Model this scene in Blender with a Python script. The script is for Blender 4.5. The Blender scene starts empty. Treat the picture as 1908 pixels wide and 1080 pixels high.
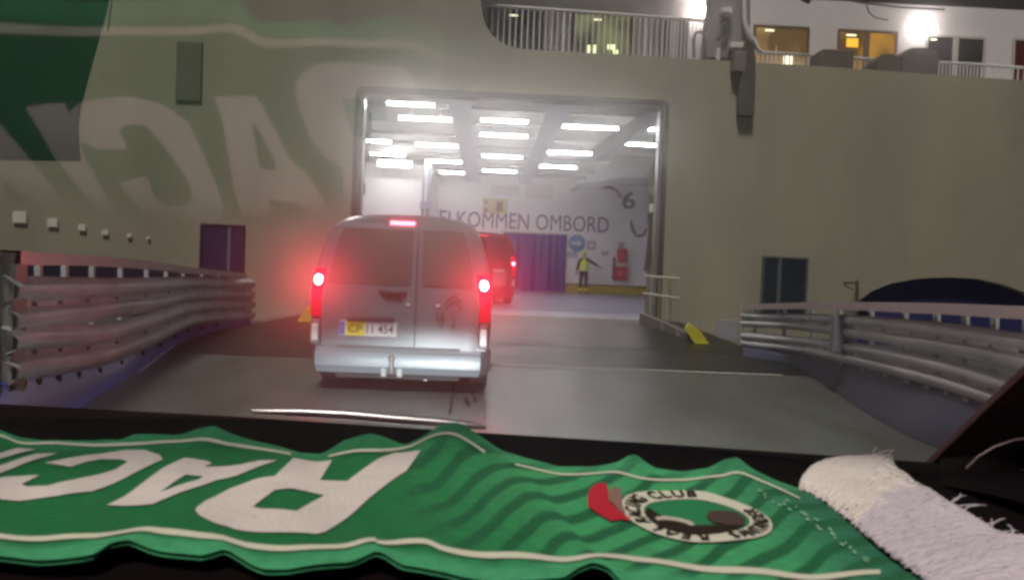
import bpy, bmesh, math, random
from mathutils import Vector, Matrix, Euler
from mathutils.geometry import tessellate_polygon
R = math.radians
rng = random.Random(7)
scn = bpy.context.scene
COL = scn.collection

# ------------------------------------------------------------------ camera
CAM = Vector((0.0, 0.0, 1.30))
F = 1600.0                       # focal length in pixels of the 1908 px wide photo
W, H = 1908.0, 1080.0
ROT = Matrix.Rotation(R(-1.75), 3, 'Z') @ Matrix.Rotation(R(90 - 1.50), 3, 'X') @ Matrix.Rotation(R(2.3), 3, 'Z')
cd = bpy.data.cameras.new('camera'); cam = bpy.data.objects.new('camera', cd); COL.objects.link(cam)
cam.matrix_world = Matrix.Translation(CAM) @ ROT.to_4x4()
cd.sensor_width = 36.0; cd.lens = 36.0 * F / W
cd.clip_start = 0.02; cd.clip_end = 2000
cd.dof.use_dof = True; cd.dof.focus_distance = 2.2; cd.dof.aperture_fstop = 18.0
scn.camera = cam
# ------------------------------------------------------------------ night sky and the tall quay floodlights
SUN_EL, SUN_AZ = 60.0, 200.0
wd = bpy.data.worlds.new("World"); scn.world = wd; wd.use_nodes = True
nt = wd.node_tree; bg = nt.nodes['Background']
sky = nt.nodes.new('ShaderNodeTexSky'); sky.sky_type = 'NISHITA'; sky.sun_disc = False
sky.sun_elevation = R(SUN_EL); sky.sun_rotation = R(SUN_AZ)
nt.links.new(sky.outputs[0], bg.inputs['Color']); bg.inputs['Strength'].default_value = 0.006
sl = bpy.data.lights.new('quay_floodlight', 'SUN'); sl.energy = 2.35; sl.angle = R(12); sl.color = (1.0, 0.93, 0.84)
so = bpy.data.objects.new('quay_floodlight', sl); COL.objects.link(so)
so.rotation_euler = (R(90 - SUN_EL), 0, R(180 - SUN_AZ))
scn.view_settings.view_transform = 'Standard'; scn.view_settings.look = 'None'
scn.view_settings.exposure = 0.0; scn.view_settings.gamma = 1.0
cy = scn.cycles
cy.pixel_filter_type = 'BLACKMAN_HARRIS'; cy.filter_width = 2.9
cy.max_bounces = 8; cy.diffuse_bounces = 4; cy.glossy_bounces = 4; cy.transparent_max_bounces = 16; cy.volume_bounces = 0
cy.sample_clamp_indirect = 6.0
cy.use_denoising = True


# ------------------------------------------------------------------ helpers
def ray(px, py):
    return ROT @ Vector(((px - W / 2) / F, -(py - H / 2) / F, -1.0))
def at(px, py, Y=None, z=None):
    d = ray(px, py)
    t = Y / d.y if Y is not None else (z - CAM.z) / d.z
    return CAM + d * t
def V(*a): return Vector(a)

def mat(name, col, rough=0.6, metal=0.0, var=0.0, scale=4.0, bump=0.0, bscale=60.0, emis=None, estr=0.0, col2=None, spec=0.5, stretch=None, coat=0.0):
    m = bpy.data.materials.new(name); m.use_nodes = True
    t = m.node_tree; b = t.nodes['Principled BSDF']; L = t.links
    b.inputs['Base Color'].default_value = (*col, 1)
    b.inputs['Roughness'].default_value = rough; b.inputs['Metallic'].default_value = metal
    b.inputs['Specular IOR Level'].default_value = spec
    if coat: b.inputs['Coat Weight'].default_value = coat; b.inputs['Coat Roughness'].default_value = 0.08
    tc = t.nodes.new('ShaderNodeTexCoord'); src = tc.outputs['Object']
    if stretch:
        mp = t.nodes.new('ShaderNodeMapping'); mp.inputs['Scale'].default_value = stretch
        L.new(src, mp.inputs['Vector']); src = mp.outputs['Vector']
    if var or col2:
        n = t.nodes.new('ShaderNodeTexNoise'); n.inputs['Scale'].default_value = scale; n.inputs['Detail'].default_value = 6
        n.inputs['Roughness'].default_value = 0.62
        L.new(src, n.inputs['Vector'])
        r = t.nodes.new('ShaderNodeValToRGB'); L.new(n.outputs['Fac'], r.inputs['Fac'])
        c2 = col2 or tuple(c * (1 - var) for c in col)
        r.color_ramp.elements[0].position = 0.32; r.color_ramp.elements[0].color = (*c2, 1)
        r.color_ramp.elements[1].position = 0.68; r.color_ramp.elements[1].color = (*col, 1)
        L.new(r.outputs['Color'], b.inputs['Base Color'])
        mr = t.nodes.new('ShaderNodeMapRange'); mr.inputs['To Min'].default_value = min(1, rough + 0.12); mr.inputs['To Max'].default_value = max(0.02, rough - 0.08)
        L.new(n.outputs['Fac'], mr.inputs['Value']); L.new(mr.outputs['Result'], b.inputs['Roughness'])
    if bump:
        n2 = t.nodes.new('ShaderNodeTexNoise'); n2.inputs['Scale'].default_value = bscale; n2.inputs['Detail'].default_value = 4
        L.new(src, n2.inputs['Vector'])
        bp = t.nodes.new('ShaderNodeBump'); bp.inputs['Strength'].default_value = bump; bp.inputs['Distance'].default_value = 0.02
        L.new(n2.outputs['Fac'], bp.inputs['Height']); L.new(bp.outputs['Normal'], b.inputs['Normal'])
    if emis:
        b.inputs['Emission Color'].default_value = (*emis, 1); b.inputs['Emission Strength'].default_value = estr
    return m

ORG = {}
class MB:
    def __init__(s): s.v = []; s.f = []; s.uv = None
    def add(s, vs, fs):
        o = len(s.v); s.v += [Vector(p) for p in vs]; s.f += [tuple(i + o for i in f) for f in fs]; return s
    def box(s, x0, x1, y0, y1, z0, z1):
        return s.add([(x0,y0,z0),(x1,y0,z0),(x1,y1,z0),(x0,y1,z0),(x0,y0,z1),(x1,y0,z1),(x1,y1,z1),(x0,y1,z1)],
                     [(0,3,2,1),(4,5,6,7),(0,1,5,4),(1,2,6,5),(2,3,7,6),(3,0,4,7)])
    def obox(s, c, ax, h):      # oriented box: centre, three axes, half sizes
        c = Vector(c); A = [Vector(a).normalized() * k for a, k in zip(ax, h)]
        vs = [c + A[0]*i + A[1]*j + A[2]*k for k in (-1,1) for j in (-1,1) for i in (-1,1)]
        return s.add(vs, [(0,2,3,1),(4,5,7,6),(0,1,5,4),(1,3,7,5),(3,2,6,7),(2,0,4,6)])
    def bar(s, a, b, w, h, up=(0,0,1)):
        a, b = Vector(a), Vector(b); d = (b - a)
        u = Vector(up); sx = d.cross(u)
        if sx.length < 1e-6: sx = d.cross(Vector((0,1,0)))
        sx.normalize(); uu = sx.cross(d).normalized()
        return s.obox((a+b)/2, (d, sx, uu), (d.length/2, w/2, h/2))
    def prism(s, outer, off, holes=()):
        loops = [[Vector(p) for p in outer]] + [[Vector(p) for p in h] for h in holes]
        flat = [p for l in loops for p in l]; n = len(flat); off = Vector(off)
        tr = tessellate_polygon(loops)
        fs = [tuple(t) for t in tr] + [tuple(i + n for i in reversed(t)) for t in tr]
        k = 0
        for l in loops:
            m = len(l)
            for i in range(m):
                a, b = k + i, k + (i + 1) % m
                fs.append((a, b, b + n, a + n))
            k += m
        return s.add(flat + [p + off for p in flat], fs)
    def tube(s, pts, r, n=8, caps=True):
        pts = [Vector(p) for p in pts]; m = len(pts)
        rr = r if isinstance(r, (list, tuple)) else [r] * m
        vs = []; up = None
        for i, p in enumerate(pts):
            d = (pts[min(i+1, m-1)] - pts[max(i-1, 0)]).normalized()
            if up is None: up = d.orthogonal().normalized()
            up = (up - d * up.dot(d))
            if up.length < 1e-6: up = d.orthogonal()
            up.normalize(); sd = d.cross(up)
            for k in range(n):
                a = 2 * math.pi * k / n
                vs.append(p + (up * math.cos(a) + sd * math.sin(a)) * rr[i])
        fs = [(i*n+k, i*n+(k+1) % n, (i+1)*n+(k+1) % n, (i+1)*n+k) for i in range(m-1) for k in range(n)]
        if caps: fs += [tuple(range(n-1, -1, -1)), tuple((m-1)*n + k for k in range(n))]
        return s.add(vs, fs)
    def grid(s, rows, closed=False):
        a, b = len(rows), len(rows[0]); vs = [p for r in rows for p in r]; fs = []
        for i in range(a-1):
            for j in range(b if closed else b-1):
                j2 = (j+1) % b
                fs.append((i*b+j, i*b+j2, (i+1)*b+j2, (i+1)*b+j))
        return s.add(vs, fs)
    def disc(s, c, u, v, r, n=24):
        c, u, v = Vector(c), Vector(u), Vector(v)
        return s.add([c] + [c + (u*math.cos(2*math.pi*i/n) + v*math.sin(2*math.pi*i/n))*r for i in range(n)], [(0, 1+i, 1+(i+1) % n) for i in range(n)])
    def build(s, name, m, parent=None, smooth=0, bevel=0, recalc=True):
        o0 = ORG[parent.name] if parent else None
        if o0 is None:
            n = len(s.v); o0 = Vector((sum(p.x for p in s.v)/n, sum(p.y for p in s.v)/n, min(p.z for p in s.v)))
            loc = o0
        else: loc = Vector((0,0,0))
        me = bpy.data.meshes.new(name); me.from_pydata([p - o0 for p in s.v], [], s.f)
        if recalc:
            b = bmesh.new(); b.from_mesh(me); bmesh.ops.recalc_face_normals(b, faces=b.faces); b.to_mesh(me); b.free()
        if s.uv:
            l = me.uv_layers.new(name='UVMap')
            for lp in me.loops: l.data[lp.index].uv = s.uv[lp.vertex_index]
        if smooth:
            me.shade_smooth()
            if smooth < 180: me.set_sharp_from_angle(angle=R(smooth))
        me.materials.append(m); me.update()
        o = bpy.data.objects.new(name, me); COL.objects.link(o)
        o.location = loc
        if parent: o.parent = parent
        ORG[o.name] = o0
        if bevel:
            bv = o.modifiers.new('bevel', 'BEVEL'); bv.width = bevel; bv.segments = 2; bv.limit_method = 'ANGLE'; bv.angle_limit = R(40)
        return o
def thing(name, label, cat, loc, group=None):
    o = bpy.data.objects.new(name, None); COL.objects.link(o); o.location = loc; o.empty_display_size = 0.1
    ORG[o.name] = Vector(loc); o['label'] = label; o['category'] = cat
    if group: o['group'] = group
    return o
def tag(o, label, cat, group=None):
    o['label'] = label; o['category'] = cat
    if group: o['group'] = group
    return o
def struct(o): o['kind'] = 'structure'; return o
def plab(o, l): o['label'] = l; return o
def text_geo(s, size=1.0, bold=0.0, font_shear=0.0):
    cu = bpy.data.curves.new('t', 'FONT'); cu.body = s; cu.size = size; cu.offset = bold; cu.shear = font_shear
    cu.align_x = 'CENTER'; cu.align_y = 'CENTER'; cu.resolution_u = 3; cu.fill_mode = 'FRONT'
    ob = bpy.data.objects.new('t', cu); COL.objects.link(ob)
    dg = bpy.context.evaluated_depsgraph_get(); me = bpy.data.meshes.new_from_object(ob.evaluated_get(dg))
    vs = [v.co.copy() for v in me.vertices]; fs = [tuple(p.vertices) for p in me.polygons]
    bpy.data.objects.remove(ob); bpy.data.curves.remove(cu); bpy.data.meshes.remove(me)
    return vs, fs
def put_text(mb, s, c, u, v, size, w=None, bold=0.0, shear=0.0):   # fit text on a plane: centre, right, up
    vs, fs = text_geo(s, 1.0, bold, shear)
    x0, x1 = min(p.x for p in vs), max(p.x for p in vs); y0, y1 = min(p.y for p in vs), max(p.y for p in vs)
    ky = size / (y1 - y0); kx = (w / (x1 - x0)) if w else ky
    c, u, v = Vector(c), Vector(u), Vector(v)
    mb.add([c + u*((p.x-(x0+x1)/2)*kx) + v*((p.y-(y0+y1)/2)*ky) for p in vs], fs); return mb

# ------------------------------------------------------------------ materials
HULL = mat('hull_paint', (0.405, 0.378, 0.283), 0.5, var=0.24, scale=0.42, bump=0.12, bscale=1.6, stretch=(1.6, 1, .35))
GREENHULL = mat('dark_green_paint', (0.004, 0.03, 0.014), 0.5, var=0.3, scale=0.8)
GREYPANEL = mat('grey_panel', (0.16, 0.14, 0.11), 0.7, var=0.1)
WHITE_SS = mat('superstructure_white', (0.72, 0.67, 0.66), 0.5, var=0.06, scale=0.8)
INT_WHITE = mat('interior_white', (0.88, 0.865, 0.87), 0.45, var=0.05, scale=0.6)
CEIL = mat('deckhead_grey', (0.42, 0.425, 0.41), 0.5, var=0.12, scale=1.2)
GIRD = mat('girder_lilac', (0.40, 0.40, 0.48), 0.5, var=0.08)
DECK = mat('deck_paint', (0.31, 0.315, 0.40), 0.3, var=0.07, scale=0.9, bump=0.04, bscale=3)
FRAME = mat('door_frame_metal', (0.42, 0.41, 0.38), 0.35, 0.6, var=0.25, scale=3)
DARKF = mat('dark_gasket', (0.075, 0.065, 0.05), 0.6)
NAVY = mat('navy_panel', (0.012, 0.014, 0.05), 0.35, var=0.2, scale=2)
TEALD = mat('dark_teal_panel', (0.02, 0.035, 0.05), 0.35, var=0.3, scale=3, stretch=(6, 1, .4))
CREAMF = mat('pale_frame', (0.50, 0.46, 0.42), 0.5)
ROAD = mat('linkspan_road', (0.140, 0.152, 0.140), 0.34, col2=(0.085, 0.085, 0.072), scale=1.5, bump=0.3, bscale=26, stretch=(1, .22, 1))
RAMP = mat('ramp_dark', (0.020, 0.024, 0.021), 0.36, var=0.4, scale=1.2, bump=0.3, bscale=40)
RAMPB = mat('ramp_brown', (0.10, 0.082, 0.072), 0.42, var=0.45, scale=1.6, bump=0.2, bscale=30)
LINE = mat('road_line', (0.78, 0.76, 0.70), 0.6, var=0.35, scale=6)
JOINT = mat('joint_dark', (0.02, 0.02, 0.02), 0.7)
GALV = mat('galvanised_steel', (0.72, 0.74, 0.75), 0.5, 0.08, var=0.40, scale=2.4, bump=0.05, bscale=6, stretch=(1, .5, 2))
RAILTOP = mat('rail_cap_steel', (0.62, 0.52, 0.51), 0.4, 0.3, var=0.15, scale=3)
BLUEB = mat('blue_kerb_steel', (0.07, 0.085, 0.42), 0.45, var=0.3, scale=1.1)
KERBG = mat('grey_kerb', (0.085, 0.085, 0.135), 0.6, var=0.3, scale=1.0)
BOLT = mat('bolt_hole', (0.01, 0.01, 0.012), 0.7)
BOLTG = mat('bolt_grey', (.22,.22,.22), .5)
YELLOW = mat('safety_yellow', (0.55, 0.50, 0.03), 0.5, var=0.3, scale=5)
STRIPE_Y = mat('stripe_yellow', (0.50, 0.42, 0.06), 0.45, var=0.15)
RED = mat('fire_red', (0.55, 0.03, 0.06), 0.4)
CURT = mat('purple_tarpaulin', (0.022, 0.038, 0.30), 0.32, var=0.3, scale=1.5, bump=0.25, bscale=2.2, stretch=(2.4, 1, .6))
SIGNB = mat('sign_blue', (0.10, 0.27, 0.52), 0.5)
SIGNW = mat('sign_white', (0.72, 0.72, 0.72), 0.5)
SIGNP = mat('sign_mauve', (0.42, 0.30, 0.40), 0.5)
SIGNC = mat('sign_cream', (0.62, 0.54, 0.36), 0.5)
INK = mat('ink_dark', (0.035, 0.028, 0.06), 0.5)
LETV = mat('lettering_violet', (0.13, 0.105, 0.22), 0.5)
LAMPW = mat('tube_glow', (0.9, 0.9, 0.9), 0.4, emis=(1, 0.985, 0.97), estr=58)
HOUS = mat('lamp_housing', (0.55, 0.55, 0.55), 0.4)
LAMPU = mat('deck_lamp_glow', (0.9, 0.9, 0.9), 0.4, emis=(1, 0.93, 0.88), estr=28)
SMALL_LIGHTS = mat('small_light_glow', (0.42, 0.40, 0.34), 0.5, emis=(1, 0.92, 0.76), estr=0.13)
WIN_D = mat('window_dark', (0.035, 0.033, 0.030), 0.12)
def window_lit(name, a, b, e, sc):
    m = mat(name, (0.05, 0.04, 0.02), 0.12); t = m.node_tree; p = t.nodes['Principled BSDF']
    tc = t.nodes.new('ShaderNodeTexCoord'); n = t.nodes.new('ShaderNodeTexNoise'); n.inputs['Scale'].default_value = sc; n.inputs['Detail'].default_value = 1
    r = t.nodes.new('ShaderNodeValToRGB'); r.color_ramp.elements[0].position = .38; r.color_ramp.elements[0].color = (*a, 1)
    r.color_ramp.elements[1].position = .66; r.color_ramp.elements[1].color = (*b, 1)
    t.links.new(tc.outputs['Object'], n.inputs['Vector']); t.links.new(n.outputs['Fac'], r.inputs['Fac']); t.links.new(r.outputs['Color'], p.inputs['Emission Color'])
    p.inputs['Emission Strength'].default_value = e; return m
WIN_W = window_lit('window_warm', (0.16, 0.09, 0.035), (0.80, 0.50, 0.18), 0.75, 1.2)
WIN_O = window_lit('window_orange', (0.14, 0.07, 0.02), (0.75, 0.36, 0.03), 0.7, 1.4)
WIN_G = window_lit('window_green', (0.035, 0.035, 0.018), (0.34, 0.36, 0.14), 0.6, 1.5)
WIN_R = mat('window_red', (0.10, 0.02, 0.02), 0.2)
GLOWB = mat('room_lamp_glow', (0.9, 0.9, 0.7), 0.4, emis=(1, 0.92, 0.6), estr=2.2)
GLOWG = mat('room_lamp_green', (0.9, 0.9, 0.7), 0.4, emis=(0.9, 1, 0.5), estr=1.8)
BALU = mat('railing_white', (0.72, 0.68, 0.66), 0.45)
CRANE = mat('davit_grey', (0.30, 0.27, 0.26), 0.5, var=0.2)
CRANEW = mat('davit_white', (0.72, 0.70, 0.66), 0.4)
CRANED = mat('davit_dark', (0.085, 0.085, 0.06), 0.55)
COVER = mat('dark_cover', (0.13, 0.115, 0.10), 0.7, var=0.2)
SKYB = mat('night_cloud', (0.02, 0.012, 0.01), 0.9)
BLK = mat('rubber_black', (0.012, 0.012, 0.013), 0.7)

# ------------------------------------------------------------------ ground
DZ = 0.30           # car deck height above the linkspan
YH = 18.0           # the ship's side
struct(MB().add([(-900,-60,0),(900,-60,0),(900,17.7,0),(-900,17.7,0)], [(0,1,2,3)]).build('road', ROAD))
struct(MB().add([(-1500,17.0,-3),(1500,17.0,-3),(1500,1500,-3),(-1500,1500,-3)], [(0,1,2,3)]).build('water', mat('harbour_water', (0.005, 0.008, 0.01), 0.1, bump=0.4, bscale=1.0)))
YL = 11.4
def rz(y): return 0.006 + (DZ - 0.006) * max(0, (y - 14.3)) / (17.95 - 14.3)
m = MB()
m.grid([[V(-4.6, YL, .006), V(4.7, YL, .006)], [V(-4.6, 14.3, .008), V(4.7, 14.3, .008)], [V(-3.2, 17.95, DZ - .004), V(4.1, 17.95, DZ - .004)]])
struct(m.build('ramp', RAMP))
m = MB(); m.grid([[V(-2.4 + .1*k, y, rz(y) + .006) for k in (0, 52)] for y in (14.75, 17.2)])
m2 = MB(); m2.grid([[V(-2.6, 17.25, rz(17.25)+.006), V(3.3, 17.25, rz(17.25)+.006)], [V(-2.6, 17.94, DZ+.004), V(3.3, 17.94, DZ+.004)]])
m.add(m2.v, m2.f)
struct(m.build('ramp_plate', RAMPB))  # the lit brown patch of the ramp, built as a lighter-coloured plate
m = MB()
def ribbon(mb, pts, w, z):
    pts = [Vector(p) for p in pts]; rows = []
    for i, p in enumerate(pts):
        d = (pts[min(i+1, len(pts)-1)] - pts[max(i-1, 0)]); d.z = 0; d.normalize(); n = Vector((-d.y, d.x, 0))
        rows.append([p + n*w/2 + V(0,0,z), p - n*w/2 + V(0,0,z)])
    return mb.grid(rows)
ribbon(m, [(-.9, YL - .06, 0), (4.0, YL - .06, 0)], .10, .010)
ribbon(m, [at(255, 695, z=0), at(295, 664, z=0), at(333, 636, z=0)], .09, .008)
struct(m.build('road_markings', LINE))
m = MB()
ribbon(m, [(-4.6, 14.28, 0), (4.6, 14.28, 0)], .07, .014)
ribbon(m, [at(848, 705, z=0), at(838, 770, z=0)], .022, .008)
for px, py in ((868, 742), (884, 740), (872, 748), (880, 728)): ribbon(m, [at(px, py, z=0), at(px+1, py+9, z=0)], .035, .008)
struct(m.build('road_joints', JOINT))

# ------------------------------------------------------------------ ferry
ferry = thing('ferry', 'huge beige ferry side with an open lit car deck door and white upper deck', 'ferry', (0, YH, -3))
outer = [V(-40, YH, -3), V(60, YH, -3)] + [at(px, py, YH) for px, py in ((2900, 218), (1908, 150), (1730, 138), (1520, 123), (1410, 117), (1240, 107), (1100, 99), (1000, 94), (962, 90), (938, 82), (918, 67), (904, 45), (897, 18), (893, -120))]
outer += [V(outer[-1].x, YH, 14), V(-40, YH, 14)]
HXL, HXR, HZ = at(672, 172, YH).x, at(1238, 196, YH).x, at(900, 181, YH).z
def rrect(x0, x1, z0, z1, y, r, n=6):
    pts = [V(x0, y, z0), V(x1, y, z0)]
    for i in range(n+1):
        a = math.pi/2*i/n; pts.append(V(x1 - r + r*math.cos(a), y, z1 - r + r*math.sin(a)))
    for i in range(n+1):
        a = math.pi/2 + math.pi/2*i/n; pts.append(V(x0 + r + r*math.cos(a), y, z1 - r + r*math.sin(a)))
    return pts
ARC_C = at(1760, 640, YH); AR = 125/F*YH
arch = []
apx = [(1590, 600), (1600, 560), (1625, 542), (1660, 528), (1710, 519), (1765, 516), (1820, 519), (1870, 530), (1910, 545), (1960, 575), (1975, 610)]
arch = [at(x, y, YH) for x, y in apx]; ab = arch[0].z - .7
arch = [V(arch[0].x, YH, ab)] + arch + [V(arch[-1].x, YH, ab)]
MB().prism(outer, (0, .28, 0), [rrect(HXL, HXR, DZ, HZ, YH, .12), arch]).build('hull', HULL, ferry)
# dark bow-thruster style recess behind the arch
MB().add([V(arch[0].x-.3, YH+.285, ab-.2), V(arch[-1].x+.3, YH+.285, ab-.2), V(arch[-1].x+.3, YH+.285, ab+2.2), V(arch[0].x-.3, YH+.285, ab+2.2)], [(0,1,2,3)]).build('arch_recess', mat('recess_blue', (0.04, 0.042, 0.17), 0.5, var=0.5, scale=1.0), ferry)
gp = [(-420, -60), (212, -60), (205, 0), (172, 120), (152, 195), (146, 240), (150, 300), (-420, 292)]
MB().prism([at(x, y, YH - .006) for x, y in gp], (0, .006, 0)).build('green_livery', GREENHULL, ferry)
m = MB(); m.tube([at(206, 0, YH-.02), at(199, 55, YH-.02)], .02, 6); m.build('livery_edge', CREAMF, ferry)
p0, p1 = at(331, 78, YH), at(375, 190, YH)
MB().box(p0.x, p1.x, YH-.05, YH, p1.z, p0.z).build('vent_panel', GREYPANEL, ferry, bevel=.01)
# door frame: outer dark gasket and inner metal frame
def ringframe(x0, x1, z0, z1, y, w, dep, r):
    a = rrect(x0, x1, z0, z1, y, r); b = rrect(x0 + w, x1 - w, z0, z1 - w, y, max(.02, r - w*.5))
    mb = MB(); n = len(a); A = a; B = b; off = V(0, dep, 0)
    rows = [[p for p in A], [p for p in B], [p + off for p in B], [p + off for p in A]]
    for k in range(4):
        r0, r1 = rows[k], rows[(k+1) % 4]
        for i in range(1, n):
            j = (i + 1) % n
            mb.add([r0[i], r0[j], r1[j], r1[i]], [(0,1,2,3)])
    return mb
ringframe(HXL - .10, HXR + .10, DZ, HZ + .10, YH - .07, .10, .068, .16).build('door_gasket', DARKF, ferry)
ringframe(HXL + .003, HXR - .003, DZ, HZ - .003, YH - .03, .085, .30, .12).build('door_frame', FRAME, ferry, smooth=40)
# car deck interior
X0, X1, YB, CZ = -9.0, 9.0, 38.0, 5.30
MB().box(X0, X1, YH+.29, YB, DZ-.25, DZ).build('deck', DECK, ferry)
MB().box(HXL, HXR, YH-.06, YH+.289, DZ-.2, DZ-.002).build('door_sill', RAMPB, ferry)
MB().box(X0, X1, YH+.29, YB, CZ, CZ+.2).build('ceiling', CEIL, ferry)
MB().box(X0, X1, YB, YB+.2, DZ, CZ).build('bulkhead', INT_WHITE, ferry)
MB().box(X0-.2, X0, YH+.29, YB, DZ, CZ).build('side_wall', INT_WHITE, ferry); MB().box(X1, X1+.2, YH+.29, YB, DZ, CZ).build('side_wall', INT_WHITE, ferry)
xa = at(797, 420, 32.0).x
MB().box(X0, xa, 32.0, YB-.01, DZ, CZ-.35).build('engine_casing', INT_WHITE, ferry)
for px in (862, 1034):
    x = at(px, 185, z=CZ).x
    m = MB().box(x-.09, x+.09, YH+.4, 36, CZ-.42, CZ).box(x-.26, x+.26, YH+.4, 36, CZ-.46, CZ-.42)
    m.build('girder', GIRD, ferry)
for y in [19.4 + 2.35*k for k in range(8)]:
    MB().box(X0, X1, y-.05, y+.05, CZ-.085, CZ+.01).build('deck_beam', CEIL, ferry)
m = MB(); pw = at(800, 330, 31.8).x
m.tube([(pw, 31.9, DZ), (pw, 31.9, CZ-.3)], .06, 8).tube([(pw-.22, 31.9, DZ), (pw-.22, 31.9, CZ-.3)], .035, 8)
m.box(pw-.3, pw+.12, 31.75, 31.95, 3.35, 3.6)
m.build('pipe', GIRD, ferry, smooth=50)
# stripe, lettering and deck number on the bulkhead
yy = YB - .012
q0 = at(1050, 530, yy); q1 = at(1250, 530, yy)
MB().box(q0.x, q1.x, YB-.03, YB-.001, DZ+.002, DZ+.34).build('yellow_stripe', STRIPE_Y, ferry)
MB().box(q0.x, q1.x, YB-.022, YB-.001, DZ+.342, DZ+.40).build('stripe_edge', DARKF, ferry)
a, b = at(798, 399, yy), at(1134, 425, yy)
zt = (at(900, 409, yy).z + at(1070, 417, yy).z)/2
m = put_text(MB(), 'VELKOMMEN OMBORD', V((a.x+b.x)/2, yy, zt), (1,0,0), (0,0,1), .70, b.x - a.x)
m.build('lettering', LETV, ferry, recalc=False)
c = at(1172, 373, yy); m = put_text(MB(), '6', V(c.x, yy, c.z), (1,0,0), (0,0,1), .78, .60, bold=.02); plab(m.build('deck_number', INK, ferry, recalc=False), 'dark number 6 on the white bulkhead')
m = MB()
for xa_, ya_, xb_, yb_ in ((978, 342, 1030, 372), (915, 345, 968, 365)):
    p, q = at(xa_, ya_, YB-.02), at(xb_, yb_, YB-.02); m.box(p.x, q.x, YB-.03, YB-.001, q.z, p.z)
m.build('wall_panel', mat('pale_panel', (0.78, 0.72, 0.72), 0.4), ferry)
# red pipes and the raised hoistable ramp
m = MB(); m.tube([at(1146, 321, 30), at(1180, 324, 30), at(1212, 324, 30)], .10, 8)
m.build('red_pipe', RED, ferry, smooth=50)
m = MB(); m.tube([at(1108, 347, 36), at(1140, 350, 36), at(1150, 356, 36), at(1156, 368, 36)], .07, 8)
m.build('red_pipe', mat('dull_red', (0.22, 0.05, 0.07), .5), ferry, smooth=50)
pr = [at(1078, 342, 29), at(1120, 312, 29), at(1160, 292, 29), at(1250, 268, 29), at(1250, 330, 29), at(1160, 330, 29), at(1110, 340, 29)]
MB().prism(pr, (0, 3.0, 0)).build('hoisted_ramp', mat('ramp_bluegrey', (0.24, 0.25, 0.27), .5, var=.2), ferry)
m = MB(); m.bar(at(1110, 290, 22), at(1236, 205, 21), .35, .30); m.build('ramp_arm', GIRD, ferry)
m = MB(); cl = [at(x, y, YB-.08) for x, y in ((1176, 412), (1178, 428), (1184, 438), (1192, 440), (1200, 436), (1205, 425))]; m.tube(cl, .045, 6); m.build('cable_loop', mat('cable_grey', (.2,.19,.19), .6), ferry, smooth=60)
# right jamb: rams, hoses
def jx(px, py, y): return at(px, py, y)
m = MB()
m.tube([jx(1224, 352, 18.38), jx(1206, 505, 18.38)], .075, 10).tube([jx(1213, 440, 18.42), jx(1204, 600, 18.42)], .045, 8)
m.build('hydraulic_ram', mat('ram_brown', (0.10, 0.085, 0.075), .45, .3), ferry, smooth=50)
m = MB().tube([jx(1232, 250, 18.36), jx(1222, 360, 18.36), jx(1214, 505, 18.36), jx(1206, 595, 18.36)], .055, 8); m.build('ram_post', FRAME, ferry, smooth=50)
m = MB()
for k in range(5):
    o = k*3
    m.tube([jx(1226-o, 296+o, 18.45), jx(1221-o, 320, 18.4+.03*k), jx(1226-o*1.5, 345+o, 18.42), jx(1215-o*.5, 372, 18.4), jx(1219-o, 398+o, 18.42), jx(1212, 425+o, 18.42)], .022, 6)
m.build('hose', mat('hose', (0.13, 0.115, 0.10), .45), ferry, smooth=60)
for (x, y) in ((1221, 355), (1230, 302), (1214, 388)): MB().obox(jx(x, y, 18.34), ((1,0,0),(0,1,0),(0,0,1)), (.05, .05, .09)).build('valve_block', CRANEW, ferry, bevel=.01)
m = MB().tube([at(681, 185, 18.36), at(677, 300, 18.36), at(668, 395, 18.36), at(662, 560, 18.36)], .05, 8)
m.tube([at(690, 210, 18.42), at(688, 270, 18.42)], .03, 6)
for (x, y) in ((675, 352), (668, 372), (664, 345)): m.obox(at(x, y, 18.42), ((1,0,0),(0,1,0),(0,0,1)), (.06, .06, .11))
m.build('ram_post', mat('jamb_fittings', (0.26, 0.23, 0.21), .4, .4), ferry, smooth=50)
# side doors low on the hull
def side_door(px0, py0, px1, py1, split, m_pane, frame_m, lab):
    a, b = at(px0, py0, YH), at(px1, py1, YH); x0, x1, z0, z1 = a.x, b.x, b.z, a.z
    mb = MB().box(x0-.05, x0, YH-.05, YH+.0, z0-.05, z1+.05).box(x1, x1+.05, YH-.05, YH, z0-.05, z1+.05).box(x0, x1, YH-.05, YH, z1, z1+.05).box(x0, x1, YH-.05, YH, z0-.05, z0)
    fr = plab(mb.build('side_door', frame_m, ferry), lab)
    xs = x0 + (x1-x0)*split
    MB().box(x0+.002, xs-.04, YH-.03, YH-.002, z0+.002, z1-.002).build('door_leaf', m_pane, fr, bevel=.006)
    MB().box(xs+.04, x1-.002, YH-.03, YH-.002, z0+.002, z1-.002).build('door_leaf', m_pane, fr, bevel=.006)
    MB().box(xs-.026, xs+.026, YH-.045, YH-.002, z0+.002, z1-.002).build('mullion', mat('navy_mullion', (.17,.18,.26), .5) if frame_m is NAVY else mat('teal_mullion', (.12,.15,.15), .4), fr)
side_door(379, 421, 449, 530, .68, mat('navy_door', (0.008, 0.026, 0.10), .4, var=.35, scale=1.5), NAVY, 'dark navy door with a pale upright in the left hull')
side_door(1424, 481, 1496, 590, .38, TEALD, mat('teal_frame', (.09, .11, .10), .5), 'dark teal door in the right hull')
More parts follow.
